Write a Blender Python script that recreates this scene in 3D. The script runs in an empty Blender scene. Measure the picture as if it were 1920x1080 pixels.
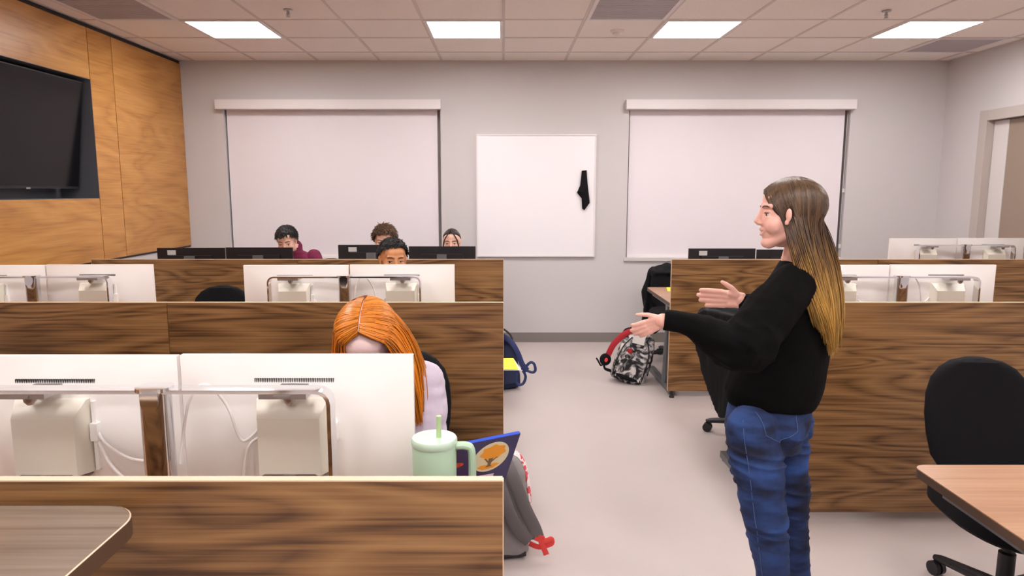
import bpy, bmesh, math, random
import numpy as np
from mathutils import Vector, Matrix

R = math.radians
rnd = random.Random(7)
SC = bpy.context.scene
COL = SC.collection

# ---------------------------------------------------------------- camera, world, exposure
PITCH, EYE, FOC = R(8.0), 1.56, 1290.0
cam_d = bpy.data.cameras.new('camera')
cam = bpy.data.objects.new('camera', cam_d)
COL.objects.link(cam)
cam.location = (0, 0, EYE)
cam.rotation_euler = (R(90) - PITCH, 0, 0)
cam_d.sensor_width = 36.0
cam_d.lens = 36.0 * FOC / 1920.0
cam_d.shift_x = 16.0 / 1920.0
cam_d.clip_start = 0.05
SC.camera = cam
LIGHT = 26.5            # emission of every ceiling panel
world = bpy.data.worlds.new('world')
SC.world = world
world.use_nodes = True
world.node_tree.nodes['Background'].inputs[0].default_value = (0.9, 0.93, 1.0, 1)
world.node_tree.nodes['Background'].inputs[1].default_value = 0.3
SC.view_settings.view_transform = 'Standard'
SC.view_settings.look = 'None'
SC.view_settings.gamma = 1.0
SC.view_settings.use_curve_mapping = False
SC.view_settings.exposure = 0.0


def W(px, py, Y):
    """a point of the room from where it shows in the photograph and its distance Y"""
    v = (540 - py) / FOC
    h = (px - 944) / FOC
    dy = math.cos(PITCH) + v * math.sin(PITCH)
    dz = -math.sin(PITCH) + v * math.cos(PITCH)
    a = Y / dy
    return Vector((a * h, Y, EYE + a * dz))


# ---------------------------------------------------------------- materials
def srgb(c):
    def f(u):
        u /= 255.0
        return u / 12.92 if u <= 0.04045 else ((u + 0.055) / 1.055) ** 2.4
    return (f(c[0]), f(c[1]), f(c[2]), 1.0)


def nt(name):
    m = bpy.data.materials.new(name)
    m.use_nodes = True
    t = m.node_tree
    return m, t, t.nodes['Principled BSDF']


def plain(name, rgb, rough=0.6, metal=0.0, bump=0.0, bscale=200.0, var=0.0, vscale=3.0, spec=0.5, sheen=0.0, coat=0.0):
    m, t, b = nt(name)
    b.inputs['Base Color'].default_value = srgb(rgb)
    b.inputs['Roughness'].default_value = rough
    b.inputs['Metallic'].default_value = metal
    b.inputs['Specular IOR Level'].default_value = spec
    b.inputs['Sheen Weight'].default_value = sheen
    b.inputs['Coat Weight'].default_value = coat
    if bump or var:
        geo = t.nodes.new('ShaderNodeTexCoord')
    if var:
        n = t.nodes.new('ShaderNodeTexNoise')
        n.inputs['Scale'].default_value = vscale
        n.inputs['Detail'].default_value = 4
        t.links.new(geo.outputs['Object'], n.inputs['Vector'])
        r = t.nodes.new('ShaderNodeValToRGB')
        c = srgb(rgb)
        r.color_ramp.elements[0].position = 0.3
        r.color_ramp.elements[1].position = 0.7
        r.color_ramp.elements[0].color = tuple(max(0, x * (1 - var)) for x in c[:3]) + (1,)
        r.color_ramp.elements[1].color = tuple(min(1, x * (1 + var)) for x in c[:3]) + (1,)
        t.links.new(n.outputs['Fac'], r.inputs['Fac'])
        t.links.new(r.outputs['Color'], b.inputs['Base Color'])
    if bump:
        n2 = t.nodes.new('ShaderNodeTexNoise')
        n2.inputs['Scale'].default_value = bscale
        n2.inputs['Detail'].default_value = 3
        t.links.new(geo.outputs['Object'], n2.inputs['Vector'])
        bp = t.nodes.new('ShaderNodeBump')
        bp.inputs['Strength'].default_value = bump
        bp.inputs['Distance'].default_value = 0.002
        t.links.new(n2.outputs['Fac'], bp.inputs['Height'])
        t.links.new(bp.outputs['Normal'], b.inputs['Normal'])
    return m


def wood(name, dark, mid, light, rough=0.4, stretch=(0.9, 0.9, 8.0), rings=9.0, axis='Z', fine=0.35, wave=0.6, coat=0.0, ringw=0.6):
    """laminate with cathedral grain: contour lines of a stretched noise plus fine streaks"""
    m, t, b = nt(name)
    L = t.links.new
    g = t.nodes.new('ShaderNodeNewGeometry')
    oi = t.nodes.new('ShaderNodeObjectInfo')
    add = t.nodes.new('ShaderNodeVectorMath'); add.operation = 'ADD'
    mul = t.nodes.new('ShaderNodeVectorMath'); mul.operation = 'SCALE'
    comb = t.nodes.new('ShaderNodeCombineXYZ')
    L(oi.outputs['Random'], comb.inputs[0]); L(oi.outputs['Random'], comb.inputs[2])
    L(comb.outputs[0], mul.inputs[0]); mul.inputs['Scale'].default_value = 7.0
    L(g.outputs['Position'], add.inputs[0]); L(mul.outputs[0], add.inputs[1])
    m1 = t.nodes.new('ShaderNodeMapping'); m1.inputs['Scale'].default_value = stretch
    L(add.outputs[0], m1.inputs['Vector'])
    n1 = t.nodes.new('ShaderNodeTexNoise'); n1.inputs['Scale'].default_value = 1.0
    n1.inputs['Detail'].default_value = 2.0; n1.inputs['Distortion'].default_value = wave
    L(m1.outputs[0], n1.inputs['Vector'])
    mm = t.nodes.new('ShaderNodeMath'); mm.operation = 'MULTIPLY'; mm.inputs[1].default_value = rings
    L(n1.outputs['Fac'], mm.inputs[0])
    fr = t.nodes.new('ShaderNodeMath'); fr.operation = 'PINGPONG'; fr.inputs[1].default_value = 0.5
    L(mm.outputs[0], fr.inputs[0])
    m2 = t.nodes.new('ShaderNodeMapping')
    m2.inputs['Scale'].default_value = (stretch[0] * 4, stretch[1] * 4, stretch[2] * 26) if axis == 'Z' else (stretch[0] * 3, stretch[1] * 14, stretch[2])
    L(add.outputs[0], m2.inputs['Vector'])
    n2 = t.nodes.new('ShaderNodeTexNoise'); n2.inputs['Scale'].default_value = 1.0; n2.inputs['Detail'].default_value = 3
    L(m2.outputs[0], n2.inputs['Vector'])
    mix = t.nodes.new('ShaderNodeMath'); mix.operation = 'MULTIPLY_ADD'; mix.inputs[1].default_value = ringw * 2
    L(fr.outputs[0], mix.inputs[0])
    sc = t.nodes.new('ShaderNodeMath'); sc.operation = 'MULTIPLY_ADD'
    sc.inputs[1].default_value = fine * 4; sc.inputs[2].default_value = -fine * 2 + (1 - ringw) * 0.5
    L(n2.outputs['Fac'], sc.inputs[0]); L(sc.outputs[0], mix.inputs[2])
    r = t.nodes.new('ShaderNodeValToRGB')
    e = r.color_ramp.elements
    e[0].position = 0.0; e[0].color = srgb(dark)
    e[1].position = 1.0; e[1].color = srgb(light)
    k = e.new(0.4); k.color = srgb(mid)
    L(mix.outputs[0], r.inputs['Fac'])
    L(r.outputs['Color'], b.inputs['Base Color'])
    b.inputs['Roughness'].default_value = rough
    b.inputs['Coat Weight'].default_value = coat
    return m


def emit(name, rgb, s):
    m, t, b = nt(name)
    b.inputs['Base Color'].default_value = (0.8, 0.8, 0.8, 1)
    b.inputs['Emission Color'].default_value = (rgb[0], rgb[1], rgb[2], 1)
    b.inputs['Emission Strength'].default_value = s
    return m


M = {}
M['wall'] = plain('wall_paint', (206, 201, 201), 0.85, bump=0.1, bscale=90)
M['ceiling'] = plain('ceiling_tile', (244, 235, 229), 0.9, bump=0.5, bscale=160, var=0.03, vscale=60)
M['tbar'] = plain('ceiling_grid', (216, 204, 198), 0.6)
M['floor'] = plain('floor_vinyl', (194, 182, 178), 0.36, var=0.035, vscale=1.2, bump=0.05, bscale=40, spec=0.4)
M['cove'] = plain('rubber_baseboard', (132, 124, 120), 0.6)
M['walnut'] = wood('walnut_laminate', (74, 48, 26), (126, 90, 54), (160, 120, 76), 0.34, stretch=(0.55, 0.55, 4.6), rings=12.0, fine=0.42, wave=0.6, ringw=0.6)
M['walltimber'] = wood('honey_wood_panel', (150, 98, 44), (186, 130, 66), (208, 154, 88), 0.36, stretch=(0.7, 0.7, 3.0), rings=4.0, fine=0.22, wave=1.2, ringw=0.45)
M['tabletop'] = wood('tabletop_laminate', (146, 108, 82), (172, 130, 100), (190, 150, 120), 0.3, stretch=(0.9, 7.0, 1.0), rings=4.0, axis='Y', fine=0.25, ringw=0.3)
M['tallwood'] = wood('table_laminate', (92, 80, 70), (118, 104, 92), (134, 120, 108), 0.1, stretch=(0.9, 7.0, 1.0), rings=5.0, axis='Y', fine=0.25, ringw=0.4, coat=0.6)
M['band'] = plain('light_edge_band', (208, 180, 152), 0.45)
M['darkband'] = plain('dark_edge_band', (84, 62, 46), 0.5)
M['metalgrey'] = plain('grey_leg_metal', (120, 122, 126), 0.4, 0.5)
M['chrome'] = plain('chrome', (214, 214, 218), 0.08, 1.0)
M['steel'] = plain('brushed_steel', (176, 172, 172), 0.28, 0.9)
M['white'] = plain('white_monitor_plastic', (242, 239, 236), 0.3)
M['cream'] = plain('cream_monitor_plastic', (226, 220, 206), 0.4)
M['cable'] = plain('white_cable', (236, 232, 230), 0.4)
M['dark'] = plain('dark_slot', (40, 38, 40), 0.7)
M['screen'] = plain('dark_screen', (10, 9, 14), 0.2, spec=0.25)
M['blackplastic'] = plain('black_plastic', (26, 25, 30), 0.42)
M['label'] = plain('white_sticker', (214, 214, 214), 0.6)
M['whitepaint'] = plain('white_frame', (232, 226, 226), 0.5)
M['shade'] = plain('shade_fabric', (234, 227, 231), 0.8, bump=0.15, bscale=400)
M['board'] = plain('whiteboard_enamel', (244, 241, 244), 0.2)
M['vent'] = plain('grey_vent', (186, 178, 182), 0.6)
M['blackfab'] = plain('black_fabric', (20, 19, 23), 0.85, bump=0.5, bscale=500, spec=0.2)
M['blackknit'] = plain('black_knit', (9, 8, 9), 0.9, bump=0.8, bscale=260, spec=0.12)
M['jacket'] = plain('black_jacket_cloth', (12, 12, 16), 0.7, bump=0.3, bscale=120, spec=0.25)
M['skinlit'] = plain('screenlit_skin', (238, 208, 204), 0.5, var=0.03, vscale=25)  # fair skin with the monitors' light on the forehead put into its colour
M['skin'] = plain('fair_skin', (238, 184, 168), 0.5, var=0.05, vscale=25)
M['skintan'] = plain('tan_skin', (206, 142, 96), 0.45, var=0.05, vscale=25)
M['skinlight'] = plain('light_skin', (232, 186, 164), 0.5, var=0.05, vscale=25)
M['lip'] = plain('lips', (190, 92, 88), 0.4)
M['teeth'] = plain('teeth', (238, 232, 224), 0.3)
M['eyewhite'] = plain('eye_white', (225, 215, 210), 0.2)
M['iris'] = plain('iris', (38, 26, 20), 0.15)
M['hairblack'] = plain('black_hair', (20, 17, 18), 0.6)
M['hairbrown'] = plain('brown_hair', (84, 58, 38), 0.45, var=0.3, vscale=40)
M['hairdark'] = plain('dark_brown_hair', (50, 36, 32), 0.4, var=0.2, vscale=40)
M['hairred'] = plain('copper_hair', (204, 110, 20), 0.36, var=0.35, vscale=70)
M['shirt'] = plain('pale_lilac_shirt', (200, 188, 204), 0.85, bump=0.3, bscale=300, var=0.05, vscale=30)
M['maroon'] = plain('maroon_sweatshirt', (112, 22, 62), 0.85, bump=0.3, bscale=300)
M['greyshirt'] = plain('grey_shirt', (96, 98, 106), 0.85)
M['navy'] = plain('navy_cloth', (26, 38, 72), 0.7, bump=0.4, bscale=200, var=0.15, vscale=10)
M['navystrap'] = plain('blue_webbing', (24, 40, 92), 0.6)
M['trousers'] = plain('dark_trousers', (34, 36, 46), 0.85)
M['shoe'] = plain('white_shoe', (220, 216, 212), 0.6)
M['greypack'] = plain('grey_canvas', (140, 134, 134), 0.8, bump=0.5, bscale=250, var=0.06, vscale=12)
M['greystrap'] = plain('grey_strap_padding', (104, 98, 98), 0.8, bump=0.4, bscale=250)
M['redweb'] = plain('red_webbing', (232, 66, 60), 0.55)
M['crimson'] = plain('crimson_padding', (168, 18, 34), 0.7)
M['arch'] = plain('polished_arch', (226, 226, 230), 0.1, 1.0)
M['mint'] = plain('mint_enamel', (168, 196, 170), 0.38)
M['mintlid'] = plain('mint_lid_plastic', (188, 214, 194), 0.35)
M['straw'] = plain('green_straw', (176, 202, 150), 0.4)
M['bluelap'] = plain('blue_laptop_shell', (34, 26, 84), 0.35)
M['blueedge'] = plain('blue_laptop_edge', (34, 74, 190), 0.4)
M['stick_cream'] = plain('sticker_cream', (222, 214, 178), 0.5)
M['stick_orange'] = plain('sticker_orange', (240, 160, 16), 0.5)
M['stick_brown'] = plain('sticker_brown', (120, 92, 60), 0.5)
M['stick_red'] = plain('sticker_red', (196, 62, 24), 0.5, var=0.4, vscale=120)
M['stick_pale'] = plain('sticker_pale', (216, 206, 226), 0.5)
M['stick_blue'] = plain('sticker_sky', (120, 170, 220), 0.5)
M['stick_olive'] = plain('sticker_olive', (176, 184, 120), 0.5)
M['yellow'] = plain('yellow_paper', (248, 236, 40), 0.6)
M['paper'] = plain('white_paper', (238, 236, 232), 0.7)
M['filmglass'] = plain('frosted_brown_glass', (150, 132, 118), 0.3)
M['jamb'] = plain('grey_metal_frame', (186, 176, 170), 0.5)
M['sash'] = plain('pale_sash', (214, 208, 206), 0.5)
M['lamp'] = emit('lamp_diffuser', (1.0, 0.962, 0.953), LIGHT)

# grey niche lining, plain painted metal
M['niche'] = plain('niche_lining', (92, 95, 102), 0.45)


def jeans_mat():
    m, t, b = nt('blue_denim')
    L = t.links.new
    g = t.nodes.new('ShaderNodeTexCoord')
    mp = t.nodes.new('ShaderNodeMapping'); mp.inputs['Scale'].default_value = (5, 5, 14)
    L(g.outputs['Object'], mp.inputs['Vector'])
    n = t.nodes.new('ShaderNodeTexNoise'); n.inputs['Scale'].default_value = 1; n.inputs['Detail'].default_value = 5
    L(mp.outputs[0], n.inputs['Vector'])
    r = t.nodes.new('ShaderNodeValToRGB')
    r.color_ramp.elements[0].position = 0.38; r.color_ramp.elements[0].color = srgb((10, 15, 42))
    r.color_ramp.elements[1].position = 0.72; r.color_ramp.elements[1].color = srgb((44, 78, 142))
    L(n.outputs['Fac'], r.inputs['Fac'])
    L(r.outputs['Color'], b.inputs['Base Color'])
    n2 = t.nodes.new('ShaderNodeTexNoise'); n2.inputs['Scale'].default_value = 350
    L(g.outputs['Object'], n2.inputs['Vector'])
    bp = t.nodes.new('ShaderNodeBump'); bp.inputs['Strength'].default_value = 0.4; bp.inputs['Distance'].default_value = 0.002
    L(n2.outputs['Fac'], bp.inputs['Height']); L(bp.outputs['Normal'], b.inputs['Normal'])
    b.inputs['Roughness'].default_value = 0.85
    return m


def ombre_mat():
    """brown roots that turn golden below the shoulders (the hair is dyed so)"""
    m, t, b = nt('ombre_hair')
    L = t.links.new
    g = t.nodes.new('ShaderNodeNewGeometry')
    s = t.nodes.new('ShaderNodeSeparateXYZ'); L(g.outputs['Position'], s.inputs[0])
    n = t.nodes.new('ShaderNodeTexNoise'); n.inputs['Scale'].default_value = 1
    mp = t.nodes.new('ShaderNodeMapping'); mp.inputs['Scale'].default_value = (90, 90, 3)
    L(g.outputs['Position'], mp.inputs['Vector']); L(mp.outputs[0], n.inputs['Vector'])
    a = t.nodes.new('ShaderNodeMath'); a.operation = 'MULTIPLY_ADD'; a.inputs[1].default_value = 0.42
    L(n.outputs['Fac'], a.inputs[0]); L(s.outputs['Z'], a.inputs[2])
    mr = t.nodes.new('ShaderNodeMapRange')
    mr.inputs['From Min'].default_value = 1.74; mr.inputs['From Max'].default_value = 1.46
    L(a.outputs[0], mr.inputs['Value'])
    r = t.nodes.new('ShaderNodeValToRGB')
    e = r.color_ramp.elements
    e[0].position = 0; e[0].color = srgb((104, 78, 54))
    e[1].position = 1; e[1].color = srgb((208, 160, 80))
    k = e.new(0.35); k.color = srgb((82, 58, 40))
    k = e.new(0.62); k.color = srgb((140, 100, 52))
    L(mr.outputs[0], r.inputs['Fac'])
    mx = t.nodes.new('ShaderNodeMix'); mx.data_type = 'RGBA'; mx.blend_type = 'MULTIPLY'; mx.inputs[0].default_value = 1
    r2 = t.nodes.new('ShaderNodeValToRGB')
    r2.color_ramp.elements[0].position = 0.35; r2.color_ramp.elements[0].color = (0.6, 0.6, 0.6, 1)
    r2.color_ramp.elements[1].position = 0.6
    L(n.outputs['Fac'], r2.inputs['Fac'])
    L(r.outputs['Color'], mx.inputs[6]); L(r2.outputs['Color'], mx.inputs[7])
    at = t.nodes.new('ShaderNodeAttribute'); at.attribute_name = 'strand'
    mm = t.nodes.new('ShaderNodeMapRange'); mm.inputs['To Min'].default_value = 0.55; mm.inputs['To Max'].default_value = 1.25
    L(at.outputs['Fac'], mm.inputs['Value'])
    sc = t.nodes.new('ShaderNodeVectorMath'); sc.operation = 'SCALE'
    L(mx.outputs[2], sc.inputs[0]); L(mm.outputs[0], sc.inputs['Scale'])
    L(sc.outputs[0], b.inputs['Base Color'])
    b.inputs['Roughness'].default_value = 0.4
    return m


def hair_mat(name, rgb, lo=0.6, hi=1.3, rough=0.4):
    m, t, b = nt(name)
    L = t.links.new
    at = t.nodes.new('ShaderNodeAttribute'); at.attribute_name = 'strand'
    mm = t.nodes.new('ShaderNodeMapRange'); mm.inputs['To Min'].default_value = lo; mm.inputs['To Max'].default_value = hi
    L(at.outputs['Fac'], mm.inputs['Value'])
    sc = t.nodes.new('ShaderNodeVectorMath'); sc.operation = 'SCALE'
    sc.inputs[0].default_value = srgb(rgb)[:3]; L(mm.outputs[0], sc.inputs['Scale'])
    L(sc.outputs[0], b.inputs['Base Color'])
    b.inputs['Roughness'].default_value = rough
    return m


def tiedye_mat():
    m, t, b = nt('black_white_ink_cloth')
    L = t.links.new
    g = t.nodes.new('ShaderNodeTexCoord')
    n = t.nodes.new('ShaderNodeTexNoise'); n.inputs['Scale'].default_value = 14; n.inputs['Detail'].default_value = 6
    n.inputs['Distortion'].default_value = 1.5
    L(g.outputs['Object'], n.inputs['Vector'])
    r = t.nodes.new('ShaderNodeValToRGB')
    e = r.color_ramp.elements
    e[0].position = 0.42; e[0].color = srgb((20, 20, 22))
    e[1].position = 0.58; e[1].color = srgb((214, 208, 206))
    k = e.new(0.5); k.color = srgb((120, 116, 118))
    L(n.outputs['Fac'], r.inputs['Fac']); L(r.outputs['Color'], b.inputs['Base Color'])
    b.inputs['Roughness'].default_value = 0.8
    return m


def floral_mat():
    m, t, b = nt('red_white_print')
    L = t.links.new
    g = t.nodes.new('ShaderNodeTexCoord')
    n = t.nodes.new('ShaderNodeTexNoise'); n.inputs['Scale'].default_value = 40
    L(g.outputs['Object'], n.inputs['Vector'])
    r = t.nodes.new('ShaderNodeValToRGB'); r.color_ramp.interpolation = 'CONSTANT'
    e = r.color_ramp.elements
    e[0].position = 0; e[0].color = srgb((236, 226, 226))
    e[1].position = 0.52; e[1].color = srgb((224, 84, 96))
    L(n.outputs['Fac'], r.inputs['Fac']); L(r.outputs['Color'], b.inputs['Base Color'])
    b.inputs['Roughness'].default_value = 0.8
    return m


M['hairred'] = hair_mat('copper_hair', (208, 122, 28), 0.5, 1.5, 0.36)
M['hairbrown'] = hair_mat('brown_hair', (92, 64, 42), 0.6, 1.5)
M['jeans'] = jeans_mat(); M['ombre'] = ombre_mat(); M['ink'] = tiedye_mat(); M['floral'] = floral_mat()


# ---------------------------------------------------------------- object helpers
def chain_loc(p):
    v = Vector((0, 0, 0))
    while p is not None:
        v += p.location
        p = p.parent
    return v


def finish(name, me, mats, parent, smooth, angle=40):
    if not isinstance(mats, (list, tuple)):
        mats = [mats]
    for k in mats:
        me.materials.append(M[k])
    if smooth:
        me.polygons.foreach_set('use_smooth', [True] * len(me.polygons))
        if smooth != 'all':
            me.set_sharp_from_angle(angle=R(angle))
    me.update()
    o = bpy.data.objects.new(name, me)
    COL.objects.link(o)
    o.parent = parent
    return o


def obj(name, bm, mat, parent=None, smooth=False, bevel=0.0, seg=2, kind=None):
    if bevel:
        es = [e for e in bm.edges if len(e.link_faces) == 2 and e.calc_face_angle(0) > 0.5]
        bmesh.ops.bevel(bm, geom=es, offset=bevel, segments=seg, profile=0.5, affect='EDGES', clamp_overlap=True)
    off = chain_loc(parent)
    if off.length > 0:
        bmesh.ops.translate(bm, verts=bm.verts[:], vec=-off)
    bmesh.ops.recalc_face_normals(bm, faces=bm.faces[:])
    me = bpy.data.meshes.new(name)
    bm.to_mesh(me)
    bm.free()
    o = finish(name, me, mat, parent, smooth or bool(bevel))
    if kind:
        o['kind'] = kind
    return o


def thing(name, label, cat, loc=(0, 0, 0), group=None):
    o = bpy.data.objects.new(name, None)
    COL.objects.link(o)
    o.empty_display_size = 0.1
    o.location = loc
    o['label'] = label
    o['category'] = cat
    if group:
        o['group'] = group
    return o


def tag(o, label, cat, group=None):
    o['label'] = label
    o['category'] = cat
    if group:
        o['group'] = group
    return o


def struct(name, bm, mat, bevel=0.0):
    return obj(name, bm, mat, None, bevel=bevel, kind='structure')


def dup(root, loc, rotz, label, group=None):
    r = root.copy(); COL.objects.link(r)
    r.location = loc
    r.rotation_euler = (0, 0, rotz)
    r['label'] = label
    if group:
        r['group'] = group
    for ch in list(root.children):
        c = ch.copy(); COL.objects.link(c); c.parent = r
        for g in list(ch.children):
            d = g.copy(); COL.objects.link(d); d.parent = c
    return r


def NB():
    return bmesh.new()


def box(bm, x0, x1, y0, y1, z0, z1):
    vs = [bm.verts.new(c) for c in ((x0, y0, z0), (x1, y0, z0), (x1, y1, z0), (x0, y1, z0), (x0, y0, z1), (x1, y0, z1), (x1, y1, z1), (x0, y1, z1))]
    for f in ((3, 2, 1, 0), (4, 5, 6, 7), (0, 1, 5, 4), (1, 2, 6, 5), (2, 3, 7, 6), (3, 0, 4, 7)):
        bm.faces.new([vs[i] for i in f])
    return vs


def obox(bm, c, ax, ay, az, hx, hy, hz):
    """oriented box, half sizes"""
    c = Vector(c)
    ax, ay, az = Vector(ax).normalized(), Vector(ay).normalized(), Vector(az).normalized()
    vs = []
    for sz in (-1, 1):
        for sx, sy in ((-1, -1), (1, -1), (1, 1), (-1, 1)):
            vs.append(bm.verts.new(c + ax * hx * sx + ay * hy * sy + az * hz * sz))
    for f in ((3, 2, 1, 0), (4, 5, 6, 7), (0, 1, 5, 4), (1, 2, 6, 5), (2, 3, 7, 6), (3, 0, 4, 7)):
        bm.faces.new([vs[i] for i in f])


def extrude(bm, pts, vec):
    vec = Vector(vec)
    a = [bm.verts.new(p) for p in pts]
    b = [bm.verts.new(Vector(p) + vec) for p in pts]
    n = len(pts)
    bm.faces.new(a[::-1]); bm.faces.new(b)
    for i in range(n):
        j = (i + 1) % n
        bm.faces.new((a[i], a[j], b[j], b[i]))


def rounded_rect(x0, x1, y0, y1, r, n=6, corners=(1, 1, 1, 1)):
    """counter-clockwise from the lower left; corners: ll, lr, ur, ul"""
    out = []
    for (cx, cy, a0, on) in ((x0 + r, y0 + r, 180, corners[0]), (x1 - r, y0 + r, 270, corners[1]), (x1 - r, y1 - r, 0, corners[2]), (x0 + r, y1 - r, 90, corners[3])):
        if on:
            for i in range(n + 1):
                a = R(a0 + 90 * i / n)
                out.append((cx + r * math.cos(a), cy + r * math.sin(a)))
        else:
            out.append((x0 if cx < (x0 + x1) / 2 else x1, y0 if cy < (y0 + y1) / 2 else y1))
    return out


def frames(pts):
    n = len(pts)
    T = []
    for i in range(n):
        a, b = pts[max(0, i - 1)], pts[min(n - 1, i + 1)]
        T.append((b - a).normalized())
    ref = Vector((0, 0, 1)) if abs(T[0].z) < 0.9 else Vector((1, 0, 0))
    N = [(ref - T[0] * ref.dot(T[0])).normalized()]
    for i in range(1, n):
        v = N[-1] - T[i] * N[-1].dot(T[i])
        N.append(v.normalized() if v.length > 1e-6 else N[-1])
    return T, N


def tube(bm, pts, r, n=8, wide=1.0, ref=None):
    """swept tube; r a number or one per point; wide stretches it along the binormal"""
    pts = [Vector(p) for p in pts]
    T, N = frames(pts)
    rings = []
    for i, p in enumerate(pts):
        rr = r[i] if isinstance(r, (list, tuple)) else r
        nn = N[i]
        if ref is not None:
            v = Vector(ref) - T[i] * Vector(ref).dot(T[i])
            if v.length > 1e-5:
                nn = v.normalized()
        bb = T[i].cross(nn)
        rings.append([bm.verts.new(p + nn * rr * math.cos(2 * math.pi * k / n) + bb * rr * wide * math.sin(2 * math.pi * k / n)) for k in range(n)])
    for a, b in zip(rings, rings[1:]):
        for k in range(n):
            bm.faces.new((a[k], a[(k + 1) % n], b[(k + 1) % n], b[k]))
    bm.faces.new(rings[0][::-1]); bm.faces.new(rings[-1])


def spline(pts, n=6):
    pts = [Vector(p) for p in pts]
    out = []
    m = len(pts)
    for i in range(m - 1):
        p0, p1, p2, p3 = pts[max(0, i - 1)], pts[i], pts[i + 1], pts[min(m - 1, i + 2)]
        for k in range(n):
            t = k / n
            out.append(0.5 * ((2 * p1) + (p2 - p0) * t + (2 * p0 - 5 * p1 + 4 * p2 - p3) * t * t + (3 * p1 - p0 - 3 * p2 + p3) * t ** 3))
    out.append(pts[-1])
    return out


def ball(bm, c, r, M3=None, u=16, v=10):
    if not isinstance(r, (list, tuple)):
        r = (r, r, r)
    c = Vector(c)
    rows = []
    for i in range(1, v):
        th = math.pi * i / v
        row = []
        for j in range(u):
            ph = 2 * math.pi * j / u
            p = Vector((r[0] * math.sin(th) * math.cos(ph), r[1] * math.sin(th) * math.sin(ph), r[2] * math.cos(th)))
            if M3 is not None:
                p = M3 @ p
            row.append(bm.verts.new(c + p))
        rows.append(row)
    top = Vector((0, 0, r[2])); bot = Vector((0, 0, -r[2]))
    if M3 is not None:
        top, bot = M3 @ top, M3 @ bot
    vt, vb = bm.verts.new(c + top), bm.verts.new(c + bot)
    for j in range(u):
        k = (j + 1) % u
        bm.faces.new((vt, rows[0][j], rows[0][k]))
        bm.faces.new((vb, rows[-1][k], rows[-1][j]))
        for a, b in zip(rows, rows[1:]):
            bm.faces.new((a[j], b[j], b[k], a[k]))


def seg(bm, p0, p1, r0, r1, n=14, caps=True):
    p0, p1 = Vector(p0), Vector(p1)
    tube(bm, [p0, p1], [r0, r1], n)
    if caps:
        ball(bm, p0, r0, u=n, v=8)
        ball(bm, p1, r1, u=n, v=8)


def chain(bm, pts, rs, n=14):
    for i in range(len(pts) - 1):
        seg(bm, pts[i], pts[i + 1], rs[i], rs[i + 1], n, caps=True)


def loft(bm, rings, n=28, power=2.0):
    """rings: (centre, half-axis vector a, half-axis vector b)"""
    rows = []
    for c, a, b in rings:
        c, a, b = Vector(c), Vector(a), Vector(b)
        row = []
        for k in range(n):
            t = 2 * math.pi * k / n
            cs, sn = math.cos(t), math.sin(t)
            cs = math.copysign(abs(cs) ** (2 / power), cs); sn = math.copysign(abs(sn) ** (2 / power), sn)
            row.append(bm.verts.new(c + a * cs + b * sn))
        rows.append(row)
    for r0, r1 in zip(rows, rows[1:]):
        for k in range(n):
            bm.faces.new((r0[k], r0[(k + 1) % n], r1[(k + 1) % n], r1[k]))
    bm.faces.new(rows[0][::-1]); bm.faces.new(rows[-1])


def lathe(bm, c, prof, n=32):
    """prof: (radius, z) pairs, closed at both ends"""
    c = Vector(c)
    rows = [[bm.verts.new(c + Vector((r * math.cos(2 * math.pi * k / n), r * math.sin(2 * math.pi * k / n), z))) for k in range(n)] for r, z in prof]
    for a, b in zip(rows, rows[1:]):
        for k in range(n):
            bm.faces.new((a[k], a[(k + 1) % n], b[(k + 1) % n], b[k]))
    bm.faces.new(rows[0][::-1]); bm.faces.new(rows[-1])


def union(bm, voxel, smooth=3):
    """fuse overlapping closed shapes into one continuous skin"""
    bmesh.ops.recalc_face_normals(bm, faces=bm.faces[:])
    me = bpy.data.meshes.new('tmp')
    bm.to_mesh(me); bm.free()
    o = bpy.data.objects.new('tmp', me)
    COL.objects.link(o)
    m = o.modifiers.new('r', 'REMESH'); m.mode = 'VOXEL'; m.voxel_size = voxel; m.adaptivity = 0
    if smooth:
        s = o.modifiers.new('s', 'SMOOTH'); s.factor = 0.5; s.iterations = smooth
    dg = bpy.context.evaluated_depsgraph_get()
    res = bpy.data.meshes.new_from_object(o.evaluated_get(dg))
    bpy.data.objects.remove(o); bpy.data.meshes.remove(me)
    return res


def get_co(me):
    a = np.empty(len(me.vertices) * 3, dtype=np.float32)
    me.vertices.foreach_get('co', a)
    return a.reshape(-1, 3).astype(np.float64)


def get_no(me):
    a = np.empty(len(me.vertices) * 3, dtype=np.float32)
    me.vertices.foreach_get('normal', a)
    return a.reshape(-1, 3).astype(np.float64)


def set_co(me, co):
    me.vertices.foreach_set('co', co.astype(np.float32).ravel())
    me.update()


def poly_co(me):
    a = np.empty(len(me.polygons) * 3, dtype=np.float32)
    me.polygons.foreach_get('center', a)
    return a.reshape(-1, 3).astype(np.float64)


def _h(ix, iy, iz, s):
    n = (ix * 374761393 + iy * 668265263 + iz * 2147483647 + s * 974634777) & 0xffffffff
    n = ((n ^ (n >> 13)) * 1274126177) & 0xffffffff
    n = n ^ (n >> 16)
    return (n & 0xffff) / 65535.0


def vnoise(p, s=0):
    """value noise, p (n,3) -> (n,) in 0..1"""
    i = np.floor(p).astype(np.int64); f = p - i
    f = f * f * (3 - 2 * f)
    r = 0
    for dx in (0, 1):
        for dy in (0, 1):
            for dz in (0, 1):
                w = (f[:, 0] if dx else 1 - f[:, 0]) * (f[:, 1] if dy else 1 - f[:, 1]) * (f[:, 2] if dz else 1 - f[:, 2])
                r = r + w * _h(i[:, 0] + dx, i[:, 1] + dy, i[:, 2] + dz, s)
    return r


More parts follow.
